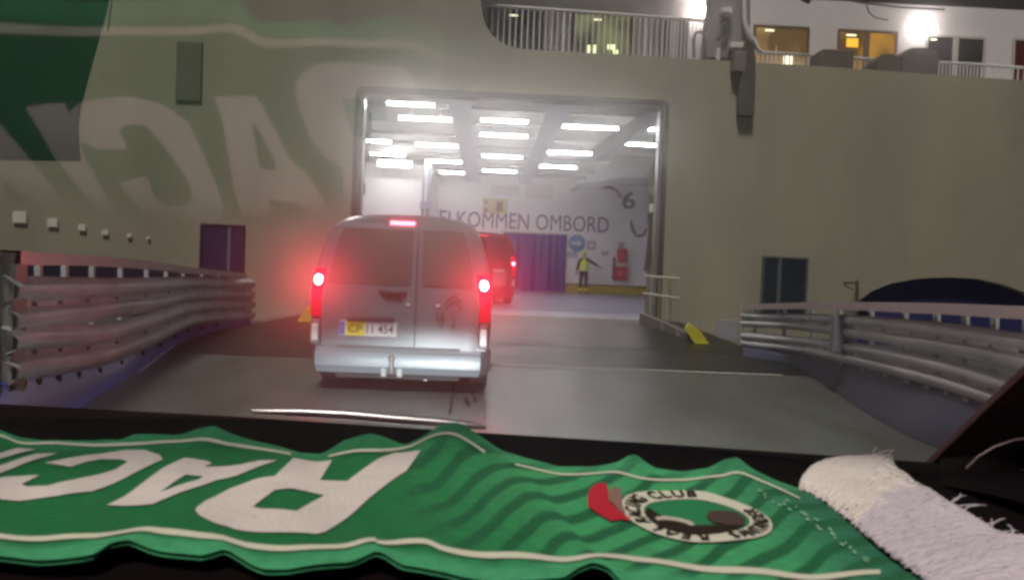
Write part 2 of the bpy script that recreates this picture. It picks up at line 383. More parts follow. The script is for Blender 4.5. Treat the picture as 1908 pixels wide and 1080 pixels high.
# bracket with little aerial by the arch
m = MB(); m.tube([at(1597, 590, YH-.3), at(1597, 522, YH-.3)], .03, 6).tube([at(1597, 526, YH-.3), at(1572, 527, YH-.3)], .025, 6).tube([at(1572, 530, YH-.3), at(1590, 540, YH-.3)], .015, 6)
m.bar(at(1597, 526, YH-.3), at(1597, 526, YH), .04, .04)
m.build('bracket', CRANED, ferry, smooth=50)
# low strake above the quay on the right and a pale plate
p, q = at(1335, 595, YH), at(1372, 655, YH)
MB().box(p.x, q.x, YH-.04, YH, q.z, p.z).build('pale_plate', mat('pale_plate', (0.36, 0.35, 0.38), .5), ferry, bevel=.006)

dp_ = [(-300, 480), (20, 489), (200, 494), (375, 503), (446, 509), (462, 520), (466, 640), (-300, 640)]
MB().prism([at(x, y, YH-.02) for x, y in dp_], (0, .02, 0)).build('dark_strake', mat('strake_navy', (.016,.018,.045), .5, var=.4, scale=1.0), ferry)
# taken for far lit windows, added as small glowing boxes on the left hull
for i, (x, y, s) in enumerate(((37, 405, 24), (98, 415, 18), (153, 424, 13), (196, 433, 11), (241, 439, 8), (276, 444, 5))):
    c = at(x, y, YH-.03); h = s/F*YH/2
    o = MB().box(c.x-h, c.x+h, YH-.06, YH-.002, c.z-h*.85, c.z+h*.85).build('small_light', SMALL_LIGHTS, None, bevel=.01)
    lab = ['largest square white light of the row on the far left hull', 'second largest square white light on the left hull, right of the largest', 'middle-sized square white light third from the left on the hull',
           'smallish square white light fourth from the left on the hull', 'tiny white light on the left hull just before the last one', 'tiniest white light at the right end of the hull row'][i]
    tag(o, lab, 'lamp', 'row of small lights on the left hull')

# ------------------------------------------------------------------ upper decks
YS = 21.5
pA = at(880, -40, YS); topz = at(1560, 2, YS).z
base_z = CZ + .42
MB().box(at(830, 60, YS).x, 40, YS, YS+.3, base_z, topz).build('deckhouse_wall', WHITE_SS, ferry)
MB().box(at(830, 60, YS).x, 40, YH+.29, YS, base_z-.15, base_z).build('upper_deck', CEIL, ferry)
MB().box(at(830, 60, YS).x, 40, YS+.0, YS+9, topz+.002, topz+.30).build('deckhouse_roof', SKYB, ferry)
MB().box(at(830, 60, YS).x, at(1300, 40, YS).x, YS-.9, YS-.002, at(1100, 10, YS).z+.20, at(1100, 10, YS).z+.45).build('deck_overhang', WHITE_SS, ferry)
def window(px0, py0, px1, py1, m_pane, mull=None, frame=CREAMF, lab=None, drop=.5, glows=()):
    a, b = at(px0, py0, YS), at(px1, py1, YS); x0, x1, z0, z1 = a.x, b.x, b.z - drop, (a.z + at(px1, py0, YS).z)/2 
    mb = MB(); w = .06
    mb.box(x0-w, x0, YS-.06, YS-.001, z0-w, z1+w).box(x1, x1+w, YS-.06, YS-.001, z0-w, z1+w).box(x0, x1, YS-.06, YS-.001, z1, z1+w).box(x0, x1, YS-.06, YS-.001, z0-w, z0)
    if mull: xm = x0 + (x1-x0)*mull; mb.box(xm-.07, xm+.07, YS-.058, YS-.001, z0+.001, z1-.001)
    fr = mb.build('window', frame, ferry)
    if lab: plab(fr, lab)
    if mull:
        MB().box(x0, xm-.072, YS-.03, YS-.002, z0, z1).build('pane', m_pane, fr); MB().box(xm+.072, x1, YS-.03, YS-.002, z0, z1).build('pane', m_pane, fr)
    else: MB().box(x0, x1, YS-.03, YS-.002, z0, z1).build('pane', m_pane, fr)
    for (gx, gy, gw, gh, gm) in glows:
        c = at(gx, gy, YS-.035); MB().box(c.x-gw/2, c.x+gw/2, YS-.045, YS-.031, c.z-gh/2, c.z+gh/2).build('room_lamp', gm, fr)
    return fr
window(908, 20, 1008, 90, WIN_D, None, mat('brown_frame', (.2,.17,.14), .5), 'dark curtained balcony window', glows=((957, 29, .22, .03, GLOWB),))
window(1072, 30, 1172, 102, WIN_G, None, mat('olive_frame', (.15,.14,.10), .5), 'balcony window with greenish light low inside', glows=((1113, 37, .2, .03, GLOWB), (1140, 88, .22, .12, GLOWG), (1097, 92, .06, .2, GLOWG), (1108, 92, .06, .2, GLOWG), (1147, 97, .12, .1, GLOWG)))
window(1236, 40, 1278, 105, mat('window_taupe', (.14,.12,.11), .2), .45, CREAMF)
window(1408, 54, 1500, 118, WIN_W, None, mat('bronze_frame', (.12,.09,.06), .5), 'warmly lit window', glows=((1434, 57, .22, .035, GLOWB), (1468, 113, .22, .22, GLOWB), (1446, 100, .05, .4, mat('curtain_pale', (.6,.5,.4), .6))))
window(1565, 62, 1664, 125, WIN_O, .48, mat('bronze_frame2', (.16,.12,.09), .5), 'orange lit window', glows=((1586, 66, .25, .035, GLOWB), (1588, 80, .3, .22, mat('amber_glow', (.9,.6,.1), .4, emis=(1,.55,.03), estr=1.0))))
window(1728, 72, 1828, 138, WIN_D, .50, CREAMF, 'dark window with white divider', glows=((1740, 74, .16, .03, GLOWB),))
window(1890, 78, 1960, 150, WIN_R, None, CREAMF, 'dull red window')
# round deck lamps
for i, (px, py, wx) in enumerate(((1312, 22, 1.0), (1727, 47, .95))):
    c = at(px, py, YS-.25)
    t = thing('deck_lamp', ['glowing deck lamp on the white deckhouse behind the davit', 'glowing deck lamp on the white deckhouse above the two-pane dark window'][i], 'lamp', (c.x, c.y, c.z), 'lamps on the upper deck')
    m = MB(); n = 16
    rows = []
    for k in range(7):
        ph = math.pi*k/6; rows.append([c + V(math.cos(2*math.pi*j/n)*math.sin(ph)*.26, math.sin(2*math.pi*j/n)*math.sin(ph)*.12, math.cos(ph)*.13) for j in range(n)])
    m.grid(rows, True); m.build('lamp_globe', LAMPU, t, smooth=180)
    MB().box(c.x-.16, c.x+.16, c.y+.12, YS-.001, c.z-.06, c.z+.06).build('lamp_bracket', HOUS, t, bevel=.01)
# railings
def railing(name, pts_top, drop, step, y, lab, rails=(0.0,), post_every=14, bw=.028):
    t = thing(name, lab, 'railing', at(*pts_top[0], y))
    A = [at(px, py, y) for px, py in pts_top]
    m = MB()
    for k in rails: m.tube([p - V(0, 0, k) for p in A], .035, 6)
    m.build('top_rail', BALU, t, smooth=60)
    m = MB(); posts = []; n = int((A[-1] - A[0]).length/step)
    for i in range(n+1):
        s = i/n*(len(A)-1); k = min(int(s), len(A)-2); p = A[k].lerp(A[k+1], s-k)
        (posts.append(MB()) or posts[-1] if i % post_every == 0 else m).box(p.x-(bw/2 if i % post_every else bw), p.x+(bw/2 if i % post_every else bw), y-.012, y+.012, p.z-drop, p.z-.03)
    m.build('baluster', BALU, t); 
    for q_ in posts: q_.build('post', BALU, t)
    return t
railing('railing', [(896, 9), (1070, 21), (1240, 33), (1345, 42)], 1.55, .115, YS-1.9, 'tall white balcony railing with close bars left of the davit')
railing('railing', [(1405, 97), (1520, 104), (1660, 113), (1740, 116), (1830, 121), (1990, 133)], .9, .105, YS-1.9, 'low white railing with thin bars right of the davit')
# covered deck gear on the bulwark
for i, (x0, y0, x1, y1) in enumerate(((1519, 98, 1578, 126), (1622, 106, 1664, 132), (1668, 94, 1734, 138))):
    a, b = at(x0, y0, YH+.9), at(x1, y1, YH+.9)
    m = MB(); cx, cz, hx, hz = (a.x+b.x)/2, (a.z+b.z)/2-.25, (b.x-a.x)/2, (a.z-b.z)/2+.25
    prof = [(-1, -1), (1, -1), (1.0, .4), (.82, .85), (.3, 1), (-.6, .95), (-.95, .6)] if i else [(-1, -1), (1, -1), (1, .9), (.9, 1), (-.9, 1), (-1, .9)]
    m.prism([V(cx+hx*u, YH+.55, cz+hz*w) for u, w in prof], (0, .7, 0))
    o = m.build('covered_winch' if i else 'locker', COVER, None, bevel=.03)
    tag(o, ['flat dark locker on the ship bulwark under the window edge', 'smaller sloped dark covered winch on the bulwark', 'large dark covered winch on the bulwark left of the two-pane window'][i], 'locker' if i == 0 else 'winch')
# davit crane
dv = thing('davit', 'grey davit crane at the bulwark with a dark arm hanging down the hull', 'crane', at(1365, 115, YH+.3))
yd = YH + .25
m = MB(); m.prism([at(x, y, yd) for x, y in ((1312, 108), (1318, 60), (1330, -40), (1400, -40), (1398, 55), (1402, 110))], (0, .5, 0)); m.build('column', CRANE, dv, bevel=.03)
for (x, y, dy, h) in ((1352, 22, .1, (.11, .12, .06)), (1375, 87, .14, (.20, .14, .06)), (1338, 102, .1, (.035, .05, .13))):
    MB().obox(at(x, y, yd-dy), ((1,0,.03),(0,1,0),(-.03,0,1)), h).build('bracket', CRANEW, dv, bevel=.015)
m = MB().tube([at(1386, -30, yd-.16), at(1387, 40, yd-.16), at(1394, 62, yd-.16), at(1405, 76, yd-.16), at(1412, 92, yd-.16), at(1422, 99, yd-.16)], [.05, .055, .06, .055, .045, .03], 10); m.build('hydraulic_pipe', CRANEW, dv, smooth=60)
m = MB().tube([at(1293, 108, yd-.1), at(1292, 75, yd-.1), at(1297, 62, yd-.1), at(1305, 60, yd-.1), at(1311, 66, yd-.1), at(1313, 80, yd-.1)], .035, 8); m.build('pipe_bend', CRANE, dv, smooth=60)
m = MB().tube([at(1343, 40, yd-.12), at(1350, 35, yd-.12), at(1358, 42, yd-.12), at(1352, 60, yd-.12), at(1336, 75, yd-.12)], .03, 8).tube([at(1348, 48, yd-.14), at(1354, 66, yd-.14)], .03, 8); m.build('linkage', CRANED, dv, smooth=60)
m = MB(); m.prism([at(x, y, YH-.22) for x, y in ((1376, 215), (1378, 162), (1385, 110), (1392, 72), (1404, 80), (1409, 112), (1404, 216))], (0, .2, 0)); m.build('hanging_arm', CRANED, dv, bevel=.02)
m = MB(); m.prism([at(x, y, YH-.27) for x, y in ((1366, 132), (1368, 95), (1392, 95), (1390, 135))], (0, .25, 0)); m.build('winch_drum', mat('drum', (.20,.18,.16), .5), dv, bevel=.02)
# loose cable at the top
m = MB().tube([at(x, y, 20.6) for x, y in ((1545, -6), (1610, 6), (1680, 14), (1760, 18))], .022, 6)
m.tube([at(x, y, 20.6) for x, y in ((1615, 10), (1618, 22), (1630, 33), (1655, 38))], .015, 6)
tag(m.build('loose_cable', DARKF, None, smooth=60), 'thin dark cable sagging below the roof edge of the upper deck', 'cable')
c = at(1500, -4, 19.0); o = MB().tube([c + V(-.12,0,.2), c + V(-.02,0,.0), c + V(.12, 0, -.09)], [.05, .09, .06], 10).build('deck_camera', BLK, None, smooth=60)
tag(o, 'small dark camera poking down at the top edge above the warm windows', 'camera')

# ------------------------------------------------------------------ tube lamps under the deckhead
LZ = CZ - .235
lamps = [(793, 223, 1.36, 'left row, nearest the door'), (814, 272, 1.32, 'left row, second from the door'), (827, 302, 1.3, 'left row, farthest from the door'),
         (692, 264, 1.2, 'cut by the left door frame'), (722, 289, 1.2, 'over the left casing'),
         (940, 227, 1.2, 'middle row, nearest the door'), (939, 254, 1.36, 'middle row, second from the door'), (936, 293, 1.35, 'middle row, third from the door'), (931, 320, 1.3, 'middle row, deepest in the ship'),
         (1100, 239, 1.45, 'right row, nearest the door'), (1061, 286, 1.42, 'right row, middle one'), (1038, 312, 1.4, 'right row, farthest from the door'),
         (1197, 271, 1.2, 'far right, above the hoisted ramp'), (765, 196, 1.1, 'dim one just inside the top left door corner'), (1212, 242, .9, 'by the right door post')]
lp0 = None
for i, (px, py, ln, lab) in enumerate(lamps):
    c = at(px, py, z=LZ)
    L0 = ('yellowish ' if 5 <= i <= 8 else 'white ') + 'tube lamp on car deck ceiling, ' + lab
    if lp0 is None:
        t = thing('ceiling_lamp', L0, 'lamp', c, 'tube lamps under the car deck ceiling')
        MB().box(c.x-ln/2, c.x+ln/2, c.y-.065, c.y+.065, c.z-.005, c.z+.04).build("diffuser", LAMPW, t, bevel=.01)
        MB().box(c.x-ln/2-.03, c.x+ln/2+.03, c.y-.11, c.y+.11, c.z+.042, c.z+.09).box(c.x-.4, c.x-.36, c.y-.02, c.y+.02, c.z+.09, c.z+.235).box(c.x+.36, c.x+.4, c.y-.02, c.y+.02, c.z+.09, c.z+.235).build('housing', HOUS, t)
        lp0 = t; l0 = ln
    else:
        t = lp0.copy(); COL.objects.link(t); t.location = c; t['label'] = L0; t.scale = (ln/l0, 1, 1)
        for ch in list(lp0.children):
            k = ch.copy(); COL.objects.link(k); k.parent = t
# two floodlights washing the casings
for i, (px, py, y) in enumerate(((735, 318, 31.2), (845, 330, 37.2))):
    c = at(px, py, y)
    t = thing('wall_light', ['bright floodlight glaring on the left white casing', 'bright floodlight glaring on the bulkhead left of the cream plan board'][i], 'lamp', c, 'floodlights on the casings')
    MB().box(c.x-.60, c.x+.60, c.y-.10, c.y+.06, c.z+.16, c.z+.34).build('diffuser', mat('flood_glow', (.9,.9,.9), .4, emis=(1, .98, .97), estr=20.0), t, bevel=.04)
    MB().box(c.x-.64, c.x+.64, c.y+.062, c.y+.10, c.z+.12, c.z+.38).box(c.x-.05, c.x+.05, c.y+.10, y+.79, c.z+.2, c.z+.3).build('housing', HOUS, t, bevel=.01)

# ------------------------------------------------------------------ things on the bulkhead
# tarpaulin curtain
a, b = at(938, 432, YB-.1), at(1052, 526, YB-.1)
x0, x1, z0, z1 = a.x, b.x, DZ+.02, a.z - .02
rows = []
for i in range(17):
    s = i/16; r_ = []
    for j in range(49):
        u = j/48
        d = .05*math.sin(u*23 + 1.2*s) * (.4 + s) + .06*math.sin((u*1.5 + s*1.1)*9)*s + .03*math.sin(u*51)
        r_.append(V(x0 + (x1-x0)*u, YB-.14 + d, z1 + (z0-z1)*s + .02*math.sin(u*11)*s))
    rows.append(r_)
cu_ = thing('curtain', 'large purple-blue tarpaulin curtain hanging on the white bulkhead', 'curtain', ((x0+x1)/2, YB-.14, DZ))
MB().grid(rows).build('tarpaulin', CURT, cu_, smooth=180, recalc=False)
MB().tube([(x0-.1, YB-.14, z1+.02), (x1+.1, YB-.14, z1+.02)], .035, 8).build('curtain_rod', HOUS, cu_, smooth=50)
# round blue sign
c = at(1075, 453, YB-.03); t = thing('round_sign', 'round blue sign with a white arrow right of the purple curtain', 'sign', (c.x, YB-.03, c.z))
m = MB(); rad = .38; m.prism([c + V(math.cos(2*math.pi*k/28)*rad, 0, math.sin(2*math.pi*k/28)*rad) for k in range(28)], (0, .025, 0)); m.build('sign_face', SIGNB, t)
m = MB(); cc = c - V(0, .004, 0); m.add([cc+V(-.24,0,-.06), cc+V(.02,0,-.06), cc+V(.02,0,-.14), cc+V(.25,0,0), cc+V(.02,0,.14), cc+V(.02,0,.06), cc+V(-.24,0,.06)], [(0,1,5,6),(2,3,4)]); m.build('arrow', SIGNW, t)
c = at(1102, 457, YB-.03); t = thing('small_sign', 'small mauve square sign right of the round blue sign', 'sign', (c.x, YB-.03, c.z))
MB().box(c.x-.19, c.x+.19, YB-.03, YB-.001, c.z-.19, c.z+.19).build('sign_face', SIGNP, t); MB().box(c.x-.1, c.x+.1, YB-.034, YB-.0302, c.z-.09, c.z+.1).build('symbol', SIGNW, t)
c = at(1066, 474, YB-.03); t = thing('info_board', 'faint blue board below the round blue sign', 'sign', (c.x, YB-.03, c.z))
MB().box(c.x-.24, c.x+.24, YB-.03, YB-.001, c.z-.14, c.z+.14).build('board', mat('faint_blue', (.42,.48,.62), .5), t)
c = at(1128, 472, YB-.03); tag(MB().box(c.x-.17, c.x+.17, YB-.03, YB-.001, c.z-.09, c.z+.09).build('wall_notice', mat('notice', (.52,.48,.42), .5), None, bevel=.004), 'pale grey notice on the wall between the mauve sign and the fire cabinets', 'notice')
c = at(1158, 453, YB-.03); tag(MB().box(c.x-.16, c.x+.16, YB-.03, YB-.001, c.z-.035, c.z+.035).build('wall_notice', mat('notice_r', (.5,.3,.26), .5), None, bevel=.004), 'thin reddish strip notice above the fire extinguisher', 'notice')
# framed board above the lettering
c = at(923, 384, YB-.03); t = thing('deck_plan', 'cream framed plan board above the welcome lettering', 'board', (c.x, YB-.03, c.z))
hx, hz = 23/F*YB, 14/F*YB
MB().box(c.x-hx, c.x+hx, YB-.05, YB-.001, c.z-hz, c.z+hz).build('board', SIGNC, t, bevel=.01)
MB().box(c.x+.05, c.x+.32, YB-.054, YB-.0502, c.z-.22, c.z+.2).build('plan', mat('plan_brown', (.22,.16,.11), .5), t)
MB().box(c.x-.50, c.x-.34, YB-.054, YB-.0502, c.z+.08, c.z+.26).box(c.x-.50, c.x-.34, YB-.054, YB-.0502, c.z-.28, c.z-.1).build('symbol', mat('plan_brown2', (.3,.22,.16), .5), t)
# fire post
c = at(1160, 475, YB-.2); t = thing('fire_extinguisher', 'red fire extinguisher on the bulkhead above the red cabinet', 'fire extinguisher', (c.x, YB-.2, c.z-.4))
m = MB(); rows = [[V(c.x + math.cos(2*math.pi*k/14)*r_, YB-.22 + math.sin(2*math.pi*k/14)*r_, c.z + h) for k in range(14)] for h, r_ in ((-.34, .02), (-.34, .19), (-.30, .205), (.16, .205), (.26, .15), (.30, .06), (.33, .05), (.33, .001))]
m.grid(rows, True); m.build('cylinder', RED, t, smooth=40)
MB().tube([(c.x, YB-.22, c.z+.4), (c.x-.12, YB-.24, c.z+.42), (c.x-.22, YB-.22, c.z+.2), (c.x-.2, YB-.2, c.z-.15)], .025, 6).build('hose', BLK, t, smooth=60)
MB().box(c.x-.12, c.x+.12, YB-.06, YB-.001, c.z-.1, c.z+.1).build('wall_bracket', HOUS, t)
c = at(1156, 509, YB-.2); t = thing('fire_cabinet', 'square red fire hose cabinet on the bulkhead low by the yellow stripe', 'cabinet', (c.x, YB, c.z-.3))
MB().box(c.x-.30, c.x+.30, YB-.25, YB-.001, c.z-.30, c.z+.30).build('cabinet_body', RED, t, bevel=.02)
MB().prism([V(c.x + math.cos(2*math.pi*k/18)*.12, YB-.262, c.z + math.sin(2*math.pi*k/18)*.12) for k in range(18)], (0, .011, 0)).build('round_window', mat('pale_red', (.75,.25,.3), .3), t)
MB().box(c.x+.2, c.x+.25, YB-.275, YB-.2505, c.z-.06, c.z+.06).build('handle', HOUS, t)
p = at(1145, 475, YB-.1); q = at(1144, 520, YB-.1); tag(MB().box(p.x-.06, p.x+.06, YB-.12, YB-.001, q.z, p.z-.1).build('standpipe_cover', mat('cover_tan', (.22,.16,.14), .5), None, bevel=.01), 'thin brown upright cover left of the red fire cabinet', 'pipe cover')

# ------------------------------------------------------------------ quay rails at the door, flaps
t = thing('handrail', 'pale two-bar handrail on the right ramp edge by the door frame', 'railing', at(1235, 585, 17.4))
y = 17.4
m = MB().tube([at(1200, 514, y), at(1265, 519, y), at(1266, 556, y), at(1198, 546, y)], .028, 8); m.build('rails', mat('handrail', (.62,.60,.50), .4), t, smooth=60)
for px in ((1230, 518, 1227, 592), (1247, 519, 1250, 600), (1208, 500, 1206, 590)):
    MB().tube([at(px[0], px[1], y), at(px[2], px[3], y)], .024, 8).build('post', mat('handrail_post', (.25,.24,.18), .5), t, smooth=60)
t = thing('ramp_kerb', 'weathered grey steel kerb with hinge lugs at the right of the ship ramp', 'kerb', at(1240, 620, 16.5))
kx = [at(1196, 588, 17.6), at(1300, 632, 15.4)]; m = MB().bar(kx[0] - V(0,0,.10), kx[1] - V(0,0,.10), .14, .34); m.build('kerb_beam', mat('kerb_steel', (.22,.22,.18), .5, .3, var=.4, scale=5), t, bevel=.02)
for s in (.45, .72, .92):
    p = kx[0].lerp(kx[1], s); m = MB(); m.tube([p + V(-.12, -.02, -.08), p + V(.06, -.02, -.08)], .12, 12); m.build('hinge_lug', CRANED, t, smooth=40)
def flap(px, Y, lab):
    pts = [at(x, y_, Y) for x, y_ in px]; o = MB().prism(pts, (0.05, .35, .02)).build('yellow_flap', YELLOW, None, bevel=.02); tag(o, lab, 'ramp flap')
flap(((1277, 615), (1286, 604), (1308, 620), (1328, 650), (1324, 655), (1300, 648)), 15.2, 'yellow tilted ramp flap right of the ship ramp by the pale hull plate')
flap(((551, 600), (573, 570), (592, 575), (592, 615), (551, 616)), 16.0, 'yellow ramp flap half hidden behind the left side of the grey van')

# ------------------------------------------------------------------ guardrails
WP = [(-.012, -.158), (.012, -.150), (.022, -.138), (.060, -.112), (.068, -.100), (.068, -.055), (.060, -.043), (.008, -.016), (.004, 0), (.008, .016), (.060, .043), (.068, .055), (.068, .100), (.060, .112), (.022, .138), (.012, .150), (-.012, .158)]
def smoothpath(pts, n=6):
    out = []
    P_ = [pts[0]] + pts + [pts[-1]]
    for i in range(1, len(P_)-2):
        p0, p1, p2, p3 = P_[i-1], P_[i], P_[i+1], P_[i+2]
        for k in range(n):
            t = k/n
            out.append(.5*((2*p1) + (-p0+p2)*t + (2*p0-5*p1+4*p2-p3)*t*t + (-p0+3*p1-3*p2+p3)*t**3))
    out.append(pts[-1]); return out
def nrm(path, i, side):
    d = path[min(i+1, len(path)-1)] - path[max(i-1, 0)]; d.z = 0; d.normalize(); return Vector((d.y, -d.x, 0)) * side
def wbeam(path, side, k=1.0):
    rows = []
    for i, p in enumerate(path):
        n = nrm(path, i, side); rows.append([p + n*a*k + V(0, 0, b*k) for a, b in WP])
    back = [[q - nrm(path, i, side)*.012 for q in r] for i, r in enumerate(rows)]
    mb = MB(); mb.grid(rows); mb.grid(back)
    return mb
def guardrail(side, low, up, cap, base_in, postpx, lab, left, kb=1.28):
    t = thing('guardrail', lab, 'guardrail', (low[len(low)//2].x, low[len(low)//2].y, 0))
    lo, hi, cp, bs = smoothpath(low), smoothpath(up), smoothpath(cap), smoothpath(base_in)
    for pth in (lo, hi): wbeam(pth, side, kb).build('beam', GALV, t, smooth=35)
    m = MB(); rows = []
    for i, p in enumerate(cp):
        n = nrm(cp, i, side); rows.append([p + n*.10 + V(0,0,-.045), p + n*.10 + V(0,0,.045), p - n*.06 + V(0,0,.045), p - n*.06 + V(0,0,-.045)])
    m.grid(rows, True); m.build('top_rail', RAILTOP, t)
    # kerb sheet below the lower beam
    rows = []; N = 30
    def samp(pth, s):
        x = s*(len(pth)-1); k = min(int(x), len(pth)-2); return pth[k].lerp(pth[k+1], x-k)
    for i in range(N+1):
        s = i/N; a = samp(lo, s) + V(0, 0, -.135*kb); b = samp(bs, s); b.z = .004
        dn = (a-b); dn.z = 0
        rows.append([b, b + V(0,0,.10) + dn*.15, a*0.55 + b*.45 + V(0,0,.03), a, a - nrm(lo, min(int(s*(len(lo)-1)), len(lo)-1), side)*.25, V(a.x, a.y, .002) - nrm(lo, min(int(s*(len(lo)-1)), len(lo)-1), side)*.25])
    MB().grid(rows).build('kerb', BLUEB if left else KERBG, t, smooth=30)
    for k in range(postpx):
        s = (k+.35)/postpx; a, b = samp(lo, s), samp(cp, s); n = nrm(lo, int(s*(len(lo)-1)), side)
        o = V(0,0,0) - n*.08
        MB().bar(a + o + V(0,0,-.25), b + o + V(0,0,-.046), .045, .045, up=(0,1,0)).build('post', GALV, t)
    src = None
    for pth, dz, cnt, mm in ((lo, -.176*kb, 16, BOLT if left else CREAMF), (lo, 0, 12, BOLTG), (hi, 0, 12, BOLTG)):
        src = None
        for k in range(cnt):
            f = (k+.4)/cnt; a = samp(pth, f); n = nrm(pth, int(f*(len(pth)-1)), side)
            if src is None:
                h = (.016*kb, .018*kb, .032*kb) if dz else (.011*kb, .011*kb, .016*kb)
                src = MB().obox(a + n*.02 + V(0,0,dz), (n, (0,0,1), n.cross(V(0,0,1))), h).build('bolt', mm, t); a0 = a
            else:
                c_ = src.copy(); COL.objects.link(c_); c_.parent = t; c_.location = a - a0
    return t, lo, hi, cp
gl, lo, hi, cp = guardrail(1,
    [at(8, 668, 5.75), at(33, 657, 6.0), at(110, 651, 6.9), at(200, 641, 8.4), at(290, 610, 10.4), at(350, 587, 13.0), at(410, 580, 15.0), at(468, 577, 16.8)],
    [at(8, 570, 5.75), at(33, 567, 6.0), at(110, 563, 6.9), at(200, 556, 8.4), at(290, 548, 10.4), at(350, 540, 13.0), at(410, 538, 15.0), at(468, 539, 16.8)],
    [at(8, 478, 5.75), at(35, 481, 6.0), at(110, 483, 6.9), at(200, 488, 8.4), at(290, 496, 10.4), at(350, 504, 13.0), at(410, 509, 15.0), at(450, 513, 16.8)],
    [at(-40, 905, z=0), at(20, 860, z=0), at(100, 800, z=0), at(175, 742, z=0), at(257, 693, z=0), at(333, 640, z=0), at(400, 618, z=0), at(468, 606, z=0)],
    13, 'long galvanised double guardrail on blue kerb at the left, lit pink along the top', True)
m = MB(); p = at(15, 500, 5.9); m.box(p.x-.09, p.x+.09, p.y-.09, p.y+.09, .0, at(15, 470, 5.9).z); m.build('end_post', mat('post_grey', (.3,.27,.24), .5, .3, var=.3), gl, bevel=.015)
gr, lo, hi, cp = guardrail(1,
    [at(1384, 632, 14.4), at(1480, 642, 12.8), at(1570, 655, 9.8), at(1680, 678, 7.8), at(1780, 703, 6.8), at(1880, 735, 6.0), at(2020, 780, 5.1)][::1],
    [at(1384, 595, 14.4), at(1480, 599, 12.8), at(1570, 606, 9.8), at(1680, 619, 7.8), at(1780, 632, 6.8), at(1880, 650, 6.0), at(2020, 675, 5.1)],
    [at(1390, 572, 14.4), at(1480, 570, 12.8), at(1570, 570, 9.8), at(1680, 573, 7.8), at(1780, 576, 6.8), at(1880, 581, 6.0), at(2020, 588, 5.1)],
    [at(1384, 664, z=0), at(1470, 678, z=0), at(1530, 712, z=0), at(1600, 760, z=0), at(1680, 806, z=0), at(1770, 845, z=0), at(1880, 895, z=0)],
    11, 'galvanised double guardrail on grey kerb at the right in front of the dark arch', False, .80)
p = at(1568, 578, 9.75); q = at(1560, 655, 9.75)
m = MB().box(p.x-.14, p.x+.14, p.y-.16, p.y-.02, q.z, p.z-.05); m.build('joint_plate', mat('joint_plate', (.27,.25,.27), .5, .3), gr, bevel=.015)

